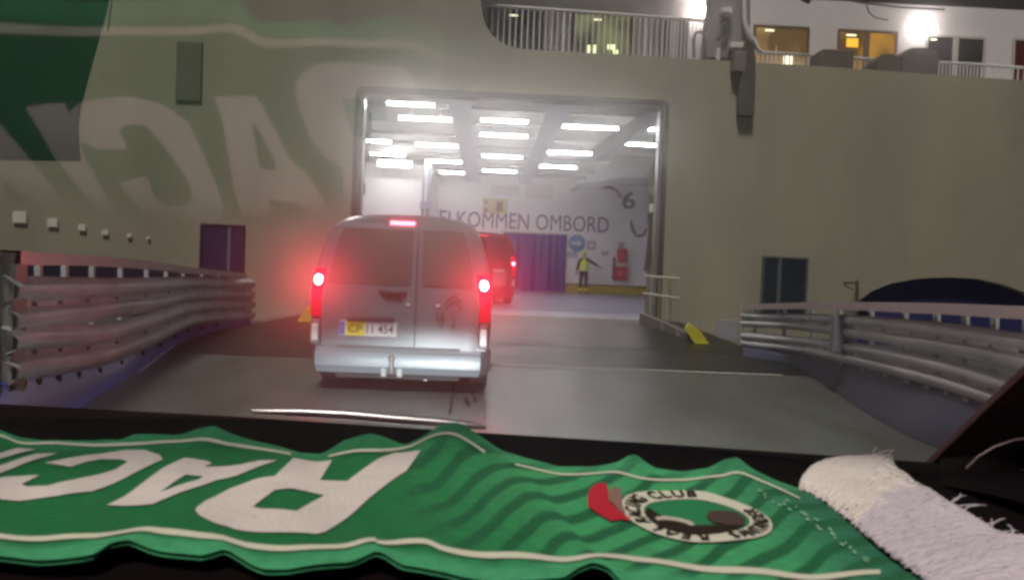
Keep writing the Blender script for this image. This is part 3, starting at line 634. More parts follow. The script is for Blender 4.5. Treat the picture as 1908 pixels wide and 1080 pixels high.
# ------------------------------------------------------------------ vans
def make_van(name, lab, paint, X, Y, Zg, detail=True, yaw=0.0, Hs=1.0):
    v = thing(name, lab, 'van', (X, Y, Zg))
    O = Vector((X, Y, Zg))
    prof = [(.22, .80), (.30, .875), (.42, .905), (.62, .92), (.90, .925), (1.10, .915), (1.30, .885), (1.48, .845), (1.62, .80), (1.72, .755), (1.79, .70), (1.835, .60), (1.86, .40), (1.872, .15)]
    prof = [(z*Hs if z > .9 else z, w) for z, w in prof]
    def hw(z):
        for (a, wa), (b, wb) in zip(prof, prof[1:]):
            if a <= z <= b: return wa + (wb-wa)*(z-a)/(b-a)
        return prof[0][1] if z < prof[0][0] else prof[-1][1]
    def yr(x, z):                      # shape of the rear face
        y = 0.02
        if z > .95: y += (z-.95)*.085 + max(0, z-1.66*Hs)**2*2.2
        w = max(hw(min(max(z, .22), prof[-1][0])), .2); u = min(1, abs(x)/w)
        return y + .16*max(0, u-.80)**2/.04 * .55 + .02*u*u
    def ring(k, zmax=None, dy=0, shape=True):
        pts = []
        full = [(-w, z) for z, w in prof] + [(w, z) for z, w in reversed(prof)]
        for x, z in full:
            zz = z if zmax is None else .22 + (z-.22)*(zmax-.22)/(prof[-1][0]-.22)
            pts.append((x*k, zz))
        return pts
    rows = []
    rows.append([V(x*.0 + x*.90, yr(x*.98, z) , z) for x, z in ring(1)])
    rows.append([V(x*.965, yr(x*.965, z) + .015, z) for x, z in ring(1)])
    rows.append([V(x, yr(x, z) + .05, z) for x, z in ring(1)])
    rows.append([V(x, yr(x, z)*.8 + .35, z) for x, z in ring(1)])
    for y, zm, k in ((1.2, None, 1), (2.4, 1.86*Hs, 1), (2.9, 1.80*Hs, .99), (3.3, 1.45, .98), (3.6, 1.12, .97), (4.1, 1.0, .95), (4.35, .85, .90), (4.4, .7, .8)):
        rows.append([V(x, y, z) for x, z in ring(k, zm)])
    rot = Matrix.Rotation(yaw, 3, 'Z')
    def T(p): return O + rot @ Vector(p)
    def bl(mb, nm, m_, par=v, **kw):
        mb.v = [T(p) for p in mb.v]; return mb.build(nm, m_, par, **kw)
    m = MB(); m.grid(rows, True); n = len(rows[0]); 
    m.f.append(tuple(range(n))); m.f.append(tuple(len(m.v)-n+i for i in range(n)))
    bl(m, 'body', paint, smooth=50)
    def patch(lf, rf, z0, z1, off, nx=10, nz=10, thick=.02):
        mb = MB(); fr, bk = [], []
        for i in range(nz+1):
            z = z0 + (z1-z0)*i/nz; a, b = lf(z), rf(z)
            fr.append([V(a+(b-a)*j/nx, yr(a+(b-a)*j/nx, z)-off, z) for j in range(nx+1)])
        mb.grid(fr)
        edge = fr[0][:] + [r_[-1] for r_ in fr[1:]] + fr[-1][-2::-1] + [r_[0] for r_ in fr[-2:0:-1]]
        mb.grid([edge, [p + V(0, thick, 0) for p in edge]], True)
        return mb
    SE = lambda z: hw(z)*.862
    ds = .155
    zt = 1.77*Hs
    dl = bl(patch(lambda z: -SE(z), lambda z: ds-.006, .43, zt, .012), 'rear_door', paint, smooth=35)
    dr = bl(patch(lambda z: ds+.006, lambda z: SE(z), .43, zt, .012), 'rear_door', paint, smooth=35)
    if detail:
        plab(dl, 'wide left rear door with handle and number plate'); plab(dr, 'narrow right rear door with chevron badge')
    bl(patch(lambda z: -SE(z)+.07, lambda z: ds-.07, 1.13*Hs, 1.69*Hs, .020), 'window', mat('rear_glass', (.125,.112,.10) if detail else (.10,.03,.035), .16, coat=.6) , dl, smooth=35)
    bl(patch(lambda z: ds+.07, lambda z: SE(z)-.07, 1.13*Hs, 1.69*Hs, .020), 'window', mat('rear_glass2', (.145,.13,.11) if detail else (.10,.03,.035), .16, coat=.6), dr, smooth=35)
    for lf_, rf_, dd in ((lambda z: -SE(z)+.055, lambda z: ds-.055, dl), (lambda z: ds+.055, lambda z: SE(z)-.055, dr)):
        bl(patch(lf_, rf_, 1.112*Hs, 1.708*Hs, .0155, thick=.012), 'window_seal', mat('seal_dark', (.06,.056,.052), .6), dd, smooth=35)
    # seam, crease line, handle
    bl(MB().box(ds-.005, ds+.005, .008, .03, .45, .98), 'door_seam', DARKF, dl)
    m = MB(); m.tube([V(-.22, yr(-.22, 1.00)-.03, 1.005), V(-.13, yr(0, 1.0)-.045, .985), V(-.04, yr(0, 1.0)-.045, .98), V(.06, yr(.06, 1.0)-.03, 1.0)], [.012, .024, .026, .012], 8)
    bl(m, 'handle', BLK, dl, smooth=60)
    bl(MB().box(-.17, .01, yr(-.1,.97)-.022, yr(-.1,.97)+.01, .93, .975), 'handle_recess', DARKF, dl)
    for x, dd in ((.10, dl), (.40, dr)): bl(MB().obox((x-.02, yr(x, .90)-.022, .885), ((1,0,0),(0,1,0),(0,0,1)), (.022, .012, .014)), 'hinge_cover', CRANEW, dd, bevel=.005)
    # tail lamps
    RLENS = mat('tail_lens', (0.50, 0.003, 0.01), 0.15, emis=(1.0, 0.0, 0.018), estr=3.0 if detail else .6, coat=.5)
    RDARK = mat('tail_lens_low', (0.45, 0.003, 0.02), 0.15, emis=(1.0, 0.0, 0.018), estr=.55 if detail else .3, coat=.5)
    RGLOW = mat('brake_bulb', (1, .8, .7), 0.3, emis=(1.0, 0.055, 0.085), estr=340 if detail else 45)
    for s in (-1, 1):
        lf = lambda z: (s*hw(z)*.995 if s < 0 else s*(hw(z)*.865 - .05*max(0, (z-.9))))
        rf = lambda z: (s*(hw(z)*.865 - .05*max(0, (z-.9))) if s < 0 else s*hw(z)*.995)
        tl = bl(patch(lf, rf, .90, 1.27*Hs, .022, 6, 10, .08), 'tail_light', RLENS, smooth=40)
        bl(patch(lambda z: lf(z)+.0, lambda z: rf(z), .73, .896, .022, 6, 6, .08), 'lower_lens', RDARK, tl, smooth=40)
        zc, xc = 1.10, s*.835; m = MB(); rr = []
        for k in range(5):
            ph = math.pi/2*k/4; rr.append([V(xc + math.cos(2*math.pi*j/16)*.047*math.cos(ph), yr(xc, zc)-.024 - .03*math.sin(ph), zc + math.sin(2*math.pi*j/16)*.052*math.cos(ph)) for j in range(16)])
        m.grid(rr, True); bl(m, 'brake_bulb', RGLOW, tl, smooth=180)
    zb = 1.80*Hs
    bl(MB().obox((-.015 if detail else 0, yr(0, zb)-.025, zb-.02), ((1,0,0),(0,1,.3),(0,-.3,1)), (.125, .02, .017)), 'high_brake_light', mat('third_brake', (.8,.1,.1), .3, emis=(1, .06, .09), estr=20 if detail else 1), bevel=.006)
    # bumper
    PL = paint
    prof_b = [(.17, .06), (.175, -.035), (.19, -.052), (.235, -.062), (.25, -.078), (.375, -.084), (.395, -.072), (.405, -.03), (.43, -.02), (.43, .06)]
    rows = []
    xs = [-.935, -.93, -.90, -.83, -.7, -.4, 0, .4, .7, .83, .90, .93, .935]
    for x in xs:
        u = abs(x)/.935; back = .40*max(0, u-.86)**2/.0196 
        rows.append([V(x*(1 - .02*(z < .2)), d + back + .0, z) for z, d in prof_b])
    bmp = bl(MB().grid(rows), 'bumper', PL, smooth=40)
    bl(MB().box(-.62, .62, -.03, .05, .432, .452), 'bumper_step', mat('step_dark', (.10,.10,.10), .6), bmp)
    bl(MB().box(-.62, .62, -.02, .2, .13, .168), 'lower_valance', BLK, bmp)
    for s in (-1, 1):
        bl(MB().box(min(s*.80, s*.90), max(s*.80, s*.90), .0, .10, .45, .70), 'corner_trim', mat('trim_grey', (.16,.16,.18), .5), bmp, bevel=.02)
        bl(MB().box(min(s*.815, s*.885), max(s*.815, s*.885), -.012, .02, .49, .66), 'reflector', mat('reverse_lens', (.8,.8,.8), .2), bmp, bevel=.012)
    # plate
    if detail:
        px, pz, py = -.315, .625, yr(-.3, .62)-.030
        pl = bl(MB().box(px-.29, px+.29, py-.004, py+.02, pz-.075, pz+.075), 'number_plate', SIGNW, bevel=.005)
        bl(MB().box(px-.285, px-.235, py-.007, py-.0045, pz-.065, pz+.065), 'blue_strip', mat('eu_blue', (.08,.16,.55), .4), pl)
        bl(MB().box(px-.22, px-.035, py-.007, py-.0045, pz-.070, pz+.070), 'yellow_field', mat('plate_yellow', (.75,.65,.0), .4), pl)
        m = MB(); put_text(m, 'CP', (px-.128, py-.0085, pz), (1,0,0), (0,0,1), .085, .135, bold=.01); bl(m, 'plate_lettering', INK, pl, recalc=False); m = MB(); put_text(m, '11 454', (px+.12, py-.0065, pz), (1,0,0), (0,0,1), .085, .27, bold=.01)
        bl(m, 'plate_lettering', INK, pl, recalc=False)
        m = MB(); m.box(px-.22, px+.26, py-.03, py+.03, pz+.085, pz+.115)
        bl(m, 'plate_lamp_bar', mat('bar_dark', (.06,.05,.05), .5), bevel=.01)
        # chevron badge and model marks
        m = MB(); cx, cz = .54, .885; yb = yr(cx, cz)-.028
        for dz in (0, .062):
            m.add([(cx-.085, yb, cz-.05+dz), (cx, yb, cz+.025+dz), (cx+.085, yb, cz-.05+dz), (cx+.085, yb, cz-.015+dz), (cx, yb, cz+.06+dz), (cx-.085, yb, cz-.015+dz)], [(0,1,4,5),(1,2,3,4)])
        bl(m, 'chevron_badge', mat('badge_dark', (.07,.055,.06), .3, .6), dr, recalc=False)
        m = MB(); yb = yr(.4, .7)-.028
        for x, z, s_ in ((.405, .775, 'll'), (.415, .70, 'V')): put_text(m, s_, (x, yb, z), (1,0,0), (0,0,1), .085, .075, bold=.03)
        put_text(m, 'X', (.545, yr(.54,.7)-.028, .715), (1,0,0), (0,0,1), .15, .07, bold=.04)
        bl(m, 'model_lettering', mat('badge_dark2', (.06,.05,.055), .4, .4), dr, recalc=False)
        # tow bar
        m = MB(); m.tube([V(-.055, .3, .20), V(-.055, -.02, .19), V(-.055, -.10, .21), V(-.055, -.12, .30), V(-.055, -.12, .335)], [.03, .03, .028, .024, .02], 10)
        rr = []
        for k in range(7):
            ph = math.pi*k/6; rr.append([V(-.055 + math.cos(2*math.pi*j/12)*.034*math.sin(ph), -.12 + math.sin(2*math.pi*j/12)*.034*math.sin(ph), .345 + .034*math.cos(ph)) for j in range(12)])
        m.grid(rr, True); m.box(-.16, -.11, -.09, -.05, .16, .24).box(0, .05, -.09, -.05, .16, .24)
        bl(m, 'tow_bar', mat('tow_metal', (.20,.20,.20), .5, .2), smooth=45)
        m = MB(); m.tube([V(.28, .3, .16), V(.28, .02, .15)], .035, 10); bl(m, 'exhaust', mat('exhaust_metal', (.3,.3,.3), .35, .8), smooth=45)
    bl(MB().box(-.70, .70, .5, 4.0, .20, .30), 'underbody', BLK)
    TY = mat('tyre', (.018, .018, .019), .8); RM = mat('rim', (.35,.35,.36), .35, .7)
    for yw in (.78, 3.5):
        for s in (-1, 1):
            m = MB(); rr = []
            for ww, r_ in ((-.10, .20), (-.105, .28), (-.085, .315), (.085, .315), (.105, .28), (.10, .20)):
                rr.append([V(s*.80 + ww, yw + math.cos(2*math.pi*k/24)*r_, .315 + math.sin(2*math.pi*k/24)*r_) for k in range(24)])
            m.grid(rr, True); wh = bl(m, 'wheel', TY, smooth=40)
            m = MB(); m.prism([V(s*.80-.06, yw + math.cos(2*math.pi*k/20)*.20, .315 + math.sin(2*math.pi*k/20)*.20) for k in range(20)], (.12, 0, 0)); bl(m, 'rim', RM, wh)
    for s in (-1, 1):
        m = MB(); m.obox((s*1.03, 2.85, 1.15), ((1,0,0),(0,1,0),(0,0,1)), (.10, .06, .12)); bl(m, 'wing_mirror', paint, bevel=.04)
    return v
GREYPAINT = mat('grey_van_paint', (0.17, 0.198, 0.218), 0.36, 0.08, var=0.06, scale=2.0, coat=.5)
REDPAINT = mat('red_van_paint', (0.20, 0.008, 0.02), 0.35, var=0.1, scale=2.0, coat=.5)
vc = at(741, 700, 8.7)
make_van('van', 'grey panel van with brake lights on, rear doors closed, driving onto the ramp', GREYPAINT, vc.x, 8.7, 0.0, Hs=.958)
rv = at(904, 560, 23.2)
make_van('van', 'red van on the car deck, mostly hidden behind the grey van', REDPAINT, rv.x - .10, 23.2, DZ, detail=False, yaw=R(6), Hs=1.03)

# ------------------------------------------------------------------ deckhand
def skin(name, pts, edges, m_, parent, sub=2, root=0):
    o0 = ORG[parent.name]
    me = bpy.data.meshes.new(name); me.from_pydata([Vector(p[:3]) - o0 for p in pts], edges, [])
    o = bpy.data.objects.new(name, me); COL.objects.link(o)
    o.modifiers.new('skin', 'SKIN').use_smooth_shade = True
    for i, p in enumerate(pts):
        r_ = p[3]; r2 = p[4] if len(p) > 4 else r_
        me.skin_vertices[0].data[i].radius = (r_, r2); me.skin_vertices[0].data[i].use_root = (i == root)
    s = o.modifiers.new('sub', 'SUBSURF'); s.levels = sub; s.render_levels = sub
    bpy.context.view_layer.update()
    dg = bpy.context.evaluated_depsgraph_get(); nm = bpy.data.meshes.new_from_object(o.evaluated_get(dg))
    bpy.data.objects.remove(o); bpy.data.meshes.remove(me)
    nm.name = name; nm.materials.clear(); nm.materials.append(m_); nm.shade_smooth()
    o = bpy.data.objects.new(name, nm); COL.objects.link(o); o.parent = parent; ORG[o.name] = o0
    return o
pc = at(1086, 547, z=DZ)
per = thing('person', 'deckhand in yellow hi-vis vest and navy trousers, one arm held out, waving cars aboard', 'person', (pc.x, pc.y, DZ))
S = 1.0
def b_(x, y, z, *r_): return (pc.x + x*S, pc.y + y*S, DZ + z*S) + r_
SKIN_M = mat('skin', (.48,.30,.22), .55); JACK = mat('dark_sleeves', (.012,.018,.02), .7); VEST = mat('hivis_vest', (.70, .90, .01), .6, bump=.2, bscale=20); TROU = mat('navy_trousers', (.030,.035,.085), .7)
body_pts = [b_(0,0,.98,.13,.10), b_(0,0,1.15,.125,.095), b_(0,.01,1.34,.15,.10), b_(0,.01,1.46,.09,.08), b_(0,0,1.54,.052), b_(0,-.01,1.62,.075,.085), b_(0,-.015,1.70,.085,.10), b_(0,-.01,1.77,.06,.075),
   b_(-.17,0,1.44,.06), b_(-.24,-.02,1.20,.042), b_(-.30,-.10,.98,.032), b_(-.31,-.12,.90,.035,.02), b_(.17,0,1.44,.06), b_(.38,-.03,1.32,.042), b_(.60,-.08,1.20,.032), b_(.68,-.10,1.16,.035,.02),
   b_(-.09,0,.90,.085), b_(-.11,-.02,.50,.055), b_(-.12,.0,.10,.04), b_(-.12,-.14,.05,.04), b_(.09,0,.90,.085), b_(.11,-.02,.50,.055), b_(.12,.0,.10,.04), b_(.13,-.14,.05,.04)]
body_ed = [(0,1),(1,2),(2,3),(3,4),(4,5),(5,6),(6,7),(3,8),(8,9),(9,10),(10,11),(3,12),(12,13),(13,14),(14,15),(0,16),(16,17),(17,18),(18,19),(0,20),(20,21),(21,22),(22,23)]
# five fingers and nose on the same body
def hand(ci, d, side):
    base = Vector(body_pts[ci][:3]); d = Vector(d).normalized(); sx = d.cross(V(0,1,0)).normalized()
    for k, (off, ln) in enumerate(((-.024, .07), (-.008, .085), (.008, .08), (.024, .065))):
        p = base + sx*off + d*.035; q = p + d*ln*.55; e = p + d*ln + V(0,-.01,0)
        i = len(body_pts); body_pts.extend([(*p, .009), (*q, .008), (*e, .006)]); body_ed.extend([(ci, i), (i, i+1), (i+1, i+2)])
    p = base - sx*.035*side + d*.005; q = p - sx*.012*side + d*.045; i = len(body_pts); body_pts.extend([(*p, .011), (*q, .008)]); body_ed.extend([(ci, i), (i, i+1)])
hand(11, (-.05, -.1, -1), 1); hand(15, (.75, -.15, -.38), -1)
body = skin('body', body_pts, body_ed, SKIN_M, per)
fz = MB(); fy = pc.y - .115
fz.obox((pc.x, fy, DZ+1.665), ((1,0,0),(0,1,0),(0,0,1)), (.013, .02, .022)); fz.build('nose', SKIN_M, per, bevel=.008)
for s in (-1, 1):
    MB().obox((pc.x + s*.032, fy+.012, DZ+1.692), ((1,0,0),(0,1,0),(0,0,1)), (.014, .008, .007)).build('eye', BLK, per, bevel=.004)
    MB().obox((pc.x + s*.088, pc.y-.01, DZ+1.68), ((1,0,0),(0,1,0),(0,0,1)), (.012, .022, .033)).build('ear', SKIN_M, per, bevel=.01)
MB().obox((pc.x, fy+.018, DZ+1.62), ((1,0,0),(0,1,0),(0,0,1)), (.026, .006, .006)).build('mouth', mat('lips', (.30,.12,.10), .5), per, bevel=.004)
jp = [b_(0,0,.96,.145,.115), b_(0,0,1.15,.14,.11), b_(0,.01,1.34,.165,.115), b_(0,.01,1.47,.10,.09), b_(-.175,0,1.445,.075), b_(-.255,-.02,1.20,.07), b_(-.31,-.10,.97,.058), b_(.175,0,1.445,.075), b_(.385,-.03,1.32,.07), b_(.60,-.08,1.20,.058)]
skin('jacket', jp, [(0,1),(1,2),(2,3),(3,4),(4,5),(5,6),(3,7),(7,8),(8,9)], JACK, per)
skin('vest', [b_(0,0,.90,.205,.16), b_(0,0,1.14,.20,.155), b_(0,.01,1.34,.215,.155), b_(0,.01,1.455,.155,.12), b_(0,.01,1.52,.07,.09)], [(0,1),(1,2),(2,3),(3,4)], VEST, per)
m = MB()
for z in (1.02, 1.2):
    rr = [[V(pc.x + math.cos(2*math.pi*k/24)*.208, pc.y + math.sin(2*math.pi*k/24)*.162, DZ + z + d) for k in range(24)] for d in (-.025, .025)]
    m.grid(rr, True)
m.build('reflective_band', mat('reflective', (.75,.78,.55), .4), per, smooth=180)
tp = [b_(0,0,.95,.15,.12), b_(-.095,0,.88,.10), b_(-.115,-.02,.50,.075), b_(-.122,0,.22,.07), b_(.095,0,.88,.10), b_(.115,-.02,.50,.075), b_(.122,0,.22,.07)]
skin('trousers', tp, [(0,1),(1,2),(2,3),(0,4),(4,5),(5,6)], TROU, per)
for s in (-1, 1):
    rr = [[V(pc.x + s*.122 + math.cos(2*math.pi*k/16)*.082, pc.y + math.sin(2*math.pi*k/16)*.082, DZ + z) for k in range(16)] for z in (.13, .24)]
    MB().grid(rr, True).build('ankle_band', VEST, per, smooth=180)
    skin('shoe', [b_(s*.122, .02, .10, .062), b_(s*.122, .0, .05, .052, .06), b_(s*.128, -.13, .042, .045, .055), b_(s*.13, -.19, .035, .03, .04)], [(0,1),(1,2),(2,3)], BLK, per, sub=2)
skin('hood', [b_(0,.03,1.56,.085,.075), b_(0,.02,1.68,.115,.105), b_(0,.02,1.775,.098,.095), b_(0,.02,1.84,.05,.05)], [(0,1),(1,2),(2,3)], VEST, per)

# ------------------------------------------------------------------ the car the photo is taken from
DH = 0.14                          # eye above the dashboard
ZD = CAM.z - DH
car = thing('car', 'dark inside of the car in the foreground: black dashboard, windscreen and right pillar', 'car', (0, .6, 0))
DASH = mat('dash_plastic', (.0045, .0016, .0024), .8, spec=.12, bump=.12, bscale=260)  # black with the tail lamps' red glow tinted into the colour
PILM = mat('pillar_trim', (.085, .018, .024), .8, spec=.15, bump=.1, bscale=200)  # the maroon is red glow from the tail lamps, put into the base colour
FRIT = mat('cowl_black', (.005, .002, .0026), .8, spec=.12)
pb = [(-500, 716), (-200, 733), (0, 746), (440, 769), (880, 798), (1300, 824), (1720, 853), (2050, 880), (2500, 930)]
edge = [at(x, y, z=ZD) for x, y in pb]
m = MB(); rows = []
dz_prof = [(0.0, -.003), (.3, -.003), (.62, -.003), (.86, -.006), (.95, -.02), (1.0, -.06), (1.0, -.5)]
rows = []
for e in edge:
    r_ = []
    for s, dz in dz_prof:
        y = e.y + (.30 - e.y)*s; r_.append(V(e.x*(1 - .10*s), y, ZD + dz))
    rows.append(r_)
m.grid(rows); m.build('dashboard', DASH, car, smooth=60, recalc=False)
# bonnet, scuttle and wiper beyond the glass
m = MB(); rows = []
for e in edge[1:-1]:
    rows.append([V(e.x, e.y + .004, ZD - .012), V(e.x, e.y + .06, ZD - .022), V(e.x, e.y + .12, ZD - .03)])
m.grid(rows); m.build('scuttle', FRIT, car, smooth=60, recalc=False)
m = MB(); rows = []
for x in [-.85 + .17*k for k in range(11)]:
    rows.append([V(x, 1.0, ZD-.088-.02*x*x), V(x, 1.25, ZD-.14-.03*x*x), V(x, 1.6, ZD-.23-.05*x*x), V(x*.97, 1.95, ZD-.34-.06*x*x), V(x*.93, 2.1, ZD-.50-.06*x*x)])
m.grid(rows); m.build('bonnet', mat('bonnet_paint', (.02,.02,.022), .2, coat=.8), car, smooth=60)
m = MB(); m.tube([at(x, y, .875) for x, y in ((470, 765), (560, 768), (640, 772), (730, 780), (820, 787), (880, 793), (905, 796))], [.002, .0045, .005, .005, .005, .004, .002], 8)
m.build('wiper', mat('wiper_metal', (.6,.57,.57), .34, .85), car, smooth=60)
# windscreen: raked plane rising from the dashboard edge towards the driver
W_RAKE, W_YAW, W_TW, W_K = .866, .11, -.24, 1.078
WB = V(-.242, .763, ZD)
wt = V(math.cos(W_YAW), math.sin(W_YAW), 0); wback = V(wt.y, -wt.x, 0)
wu = wback*math.cos(W_RAKE) + V(0,0,1)*math.sin(W_RAKE); wn = wt.cross(wu)
if wn.dot(wback) < 0: wn = -wn                     # inward normal
wt, wu = wt*math.cos(W_TW) + wu*math.sin(W_TW), wu*math.cos(W_TW) - wt*math.sin(W_TW)
def glass_hit(o, d, off=0.0):                        # where a line meets the curved pane, OFF metres inside it
    o = o - WB - wn*off; s_ = -o.dot(wn)/d.dot(wn)
    for _ in range(12):
        a = (o + d*s_).dot(wt); s_ = (W_K/2*a*a - o.dot(wn))/d.dot(wn)
    return WB + wn*off + o + d*s_
GL = bpy.data.materials.new('windscreen_glass'); GL.use_nodes = True
t = GL.node_tree; t.nodes.clear(); o = t.nodes.new('ShaderNodeOutputMaterial'); tr = t.nodes.new('ShaderNodeBsdfTransparent'); tr.inputs['Color'].default_value = (1,1,1,1)
t.links.new(tr.outputs[0], o.inputs['Surface'])
vs_ = t.nodes.new('ShaderNodeVolumeScatter'); vs_.inputs['Color'].default_value = (1, .97, .93, 1); vs_.inputs['Density'].default_value = 52.0; vs_.inputs['Anisotropy'].default_value = .962
t.links.new(vs_.outputs[0], o.inputs['Volume'])
th = .006
rows = [[glass_hit(V(-.62 + 1.2*j/24, 0, 1.135 + .50*i/16), V(0,1,0)) for j in range(25)] for i in range(17)]
m = MB(); m.grid(rows); inn = [[p + wn*th for p in r_] for r_ in rows]; m.grid(inn)
def rim(g): return g[0] + [r_[-1] for r_ in g[1:]] + g[-1][-2::-1] + [r_[0] for r_ in g[-2:0:-1]]
m.grid([rim(rows), rim(inn)], True)
bm_ = bmesh.new(); 
o_ = m.build('windscreen', GL, car, smooth=60)
bm_.from_mesh(o_.data); bmesh.ops.remove_doubles(bm_, verts=bm_.verts, dist=1e-5); bmesh.ops.recalc_face_normals(bm_, faces=bm_.faces); bm_.to_mesh(o_.data); bm_.free()
# added mirror patch inside the glass, only where the scarf's reflection falls
FL = bpy.data.materials.new('windscreen_reflection'); FL.use_nodes = True
t = FL.node_tree; t.nodes.clear(); o = t.nodes.new('ShaderNodeOutputMaterial'); tr = t.nodes.new('ShaderNodeBsdfTransparent'); g = t.nodes.new('ShaderNodeBsdfGlossy'); g.inputs['Roughness'].default_value = .045
mx = t.nodes.new('ShaderNodeMixShader'); mx.inputs[0].default_value = .20
fu = t.nodes.new('ShaderNodeUVMap'); fs_ = t.nodes.new('ShaderNodeSeparateXYZ'); fm = t.nodes.new('ShaderNodeMath'); fm.operation = 'MULTIPLY'; t.links.new(fu.outputs[0], fs_.inputs[0]); t.links.new(fs_.outputs['X'], fm.inputs[0]); fm.inputs[1].default_value = .18; t.links.new(fm.outputs[0], mx.inputs[0])
t.links.new(tr.outputs[0], mx.inputs[1]); t.links.new(g.outputs[0], mx.inputs[2]); t.links.new(mx.outputs[0], o.inputs['Surface'])
fb = [(-60, 362), (0, 372), (190, 398), (300, 415), (430, 425), (555, 432), (600, 402), (690, 385), (730, 270), (960, 110)]
rows = []; fuv = []
for i in range(61):
    x = -60 + 1020*i/60; yb_ = [a_[1] + (b_[1]-a_[1])*(x-a_[0])/(b_[0]-a_[0]) for a_, b_ in zip(fb, fb[1:]) if a_[0] <= x <= b_[0]][0]
    rows.append([glass_hit(CAM, ray(x, -60 + (yb_+60)*j/24), th + .003) for j in range(25)])
    fuv += [(min(1, (60-i)/16, (24-j)/2.5), 0) for j in range(25)]
m = MB().grid(rows); m.uv = fuv; m.build('reflection_patch', FL, car, smooth=180)
# right pillar and dash end
pp = [(2120, 505), (1985, 628), (1908, 697), (1835, 765), (1760, 838), (1705, 893), (1672, 930)]
rows = []
pl3 = [CAM + ray(x, y)*(.50 + .05*i) for i, (x, y) in enumerate(pp)]
pd = (pl3[0] - pl3[-1]).normalized()
pl3 = [pl3[0] + pd*k for k in (.75, .5, .25)] + pl3
for p in pl3:
    rows.append([p, p + V(.012, -.012, .004), p + V(.06, -.05, -.01), p + V(.16, -.08, -.03), p + V(.20, .02, -.03), p + V(.03, .05, .0)])
m = MB(); m.grid(rows, True); m.build('pillar', PILM, car, smooth=60)
rows = []
for i in range(9):
    s = i/8; r_ = []
    for j in range(13):
        u = j/12; p = at(1752 + 420*u, 842 + 60*u + (60 + 90*u)*s, z=ZD - .002)
        r_.append(V(p.x, p.y, ZD - .003 + .022*math.sin(math.pi*min(1, u*.9))**.7*(1 - .6*s)*min(1, i/1.5)))
    rows.append(r_)
m = MB(); m.grid(rows); m.build('dash_corner', DASH, car, smooth=180)
m = MB(); m.tube([CAM + ray(x, y)*.545 for x, y in ((1800, 872), (1822, 850), (1852, 832), (1890, 819), (1930, 814))], .0007, 6); m.build('trim_glint', mat('glint_pale', (.10,.055,.06), .4), car, smooth=60)  # pale line: the highlight along the trim edge, put into colour
# headlamps (they light the van's tail and the rails)
for s in (-1, 1):
    hc = V(s*.62 - .05, 2.14, .62)
    m = MB(); rr = []
    for k in range(5):
        ph = math.pi/2*k/4; rr.append([V(hc.x + math.cos(2*math.pi*j/16)*.10*math.cos(ph), hc.y - .06 + .05*math.sin(ph), hc.z + math.sin(2*math.pi*j/16)*.08*math.cos(ph)) for j in range(16)])
    m.grid(rr, True); m.build('headlight', mat('head_lens', (.8,.8,.8), .1), car, smooth=180)
    ld = bpy.data.lights.new('headlamp_beam', 'SPOT'); ld.energy = 2300; ld.color = (.93, 1.0, .99); ld.spot_size = R(104); ld.spot_blend = .10; ld.shadow_soft_size = .06
    lo_ = bpy.data.objects.new('headlamp_beam', ld); COL.objects.link(lo_); lo_.location = hc + V(0, .05, 0); lo_.parent = None
    lo_.rotation_euler = (R(90 - 51.2), 0, 0) 

# ------------------------------------------------------------------ the scarf
ZS = ZD + .0035
FE = [(-760, 768), (-620, 800), (-480, 782), (-330, 806), (-200, 788), (-110, 802), (-60, 793), (0, 797), (40, 812), (80, 822), (200, 820), (222, 823), (250, 813), (330, 810), (368, 800), (400, 799), (430, 808), (480, 821), (520, 829), (560, 840), (600, 838), (640, 823), (690, 819), (725, 824), (755, 831), (800, 812), (820, 801), (850, 800), (880, 809), (930, 829), (980, 850), (1040, 868), (1100, 873), (1150, 868), (1172, 856), (1186, 856), (1220, 872), (1270, 880), (1320, 876), (1350, 862), (1372, 858), (1400, 872), (1440, 892), (1500, 915)]
NE = [(-760, 1034), (-500, 1040), (-240, 1028), (-60, 1032), (0, 1036), (70, 1042), (150, 1043), (175, 1040), (205, 1024), (240, 1019), (275, 1023), (330, 1030), (375, 1035), (420, 1028), (455, 1038), (490, 1052), (540, 1058), (600, 1056), (645, 1052), (675, 1042), (700, 1038), (715, 1042), (750, 1056), (800, 1064), (860, 1070), (940, 1074), (1010, 1080), (1050, 1076), (1075, 1060), (1105, 1056), (1135, 1066), (1165, 1092), (1300, 1100), (1500, 1108), (1780, 1130)]
def poly_at(pl, x):
    for (a, ya), (b, yb) in zip(pl, pl[1:]):
        if a <= x <= b:
            return ya + (yb-ya)*(x-a)/(b-a)
    return pl[0][1] if x < pl[0][0] else pl[-1][1]
RIDGES = [(-60, 800, -190, 900, 26, .004), (40, 812, 110, 870, 30, -.002), (395, 800, 330, 880, 34, .004), (690, 820, 640, 870, 40, .005), (600, 840, 560, 880, 30, -.003), (850, 800, 700, 930, 42, .006), (930, 830, 860, 930, 30, -.003), (1180, 856, 1110, 930, 30, .005), (1372, 858, 1300, 920, 36, .005),
          (240, 1020, 300, 985, 36, .004), (700, 1038, 660, 995, 30, .004), (1105, 1056, 1070, 1000, 40, .005), (1440, 900, 1560, 1040, 40, .003), (1000, 860, 940, 1040, 46, .002), (800, 850, 640, 1030, 40, .002), (420, 1030, 400, 990, 30, .003)]
def bumpz(x, y):
    z = .0012*math.sin(x*.011 + y*.03) + .0009*math.sin(x*.031 - y*.017 + 1.0)
    for ax, ay, bx, by, w, h in RIDGES:
        dx, dy = bx-ax, by-ay; L2 = dx*dx+dy*dy; s = ((x-ax)*dx + (y-ay)*dy)/L2; sc = min(1, max(-.1, s))
        d2 = (x-ax-dx*sc)**2 + ((y-ay-dy*sc)*1.6)**2
        z += .7*h*math.exp(-d2/(w*w)) * (1 - .75*max(0, sc))
    return z
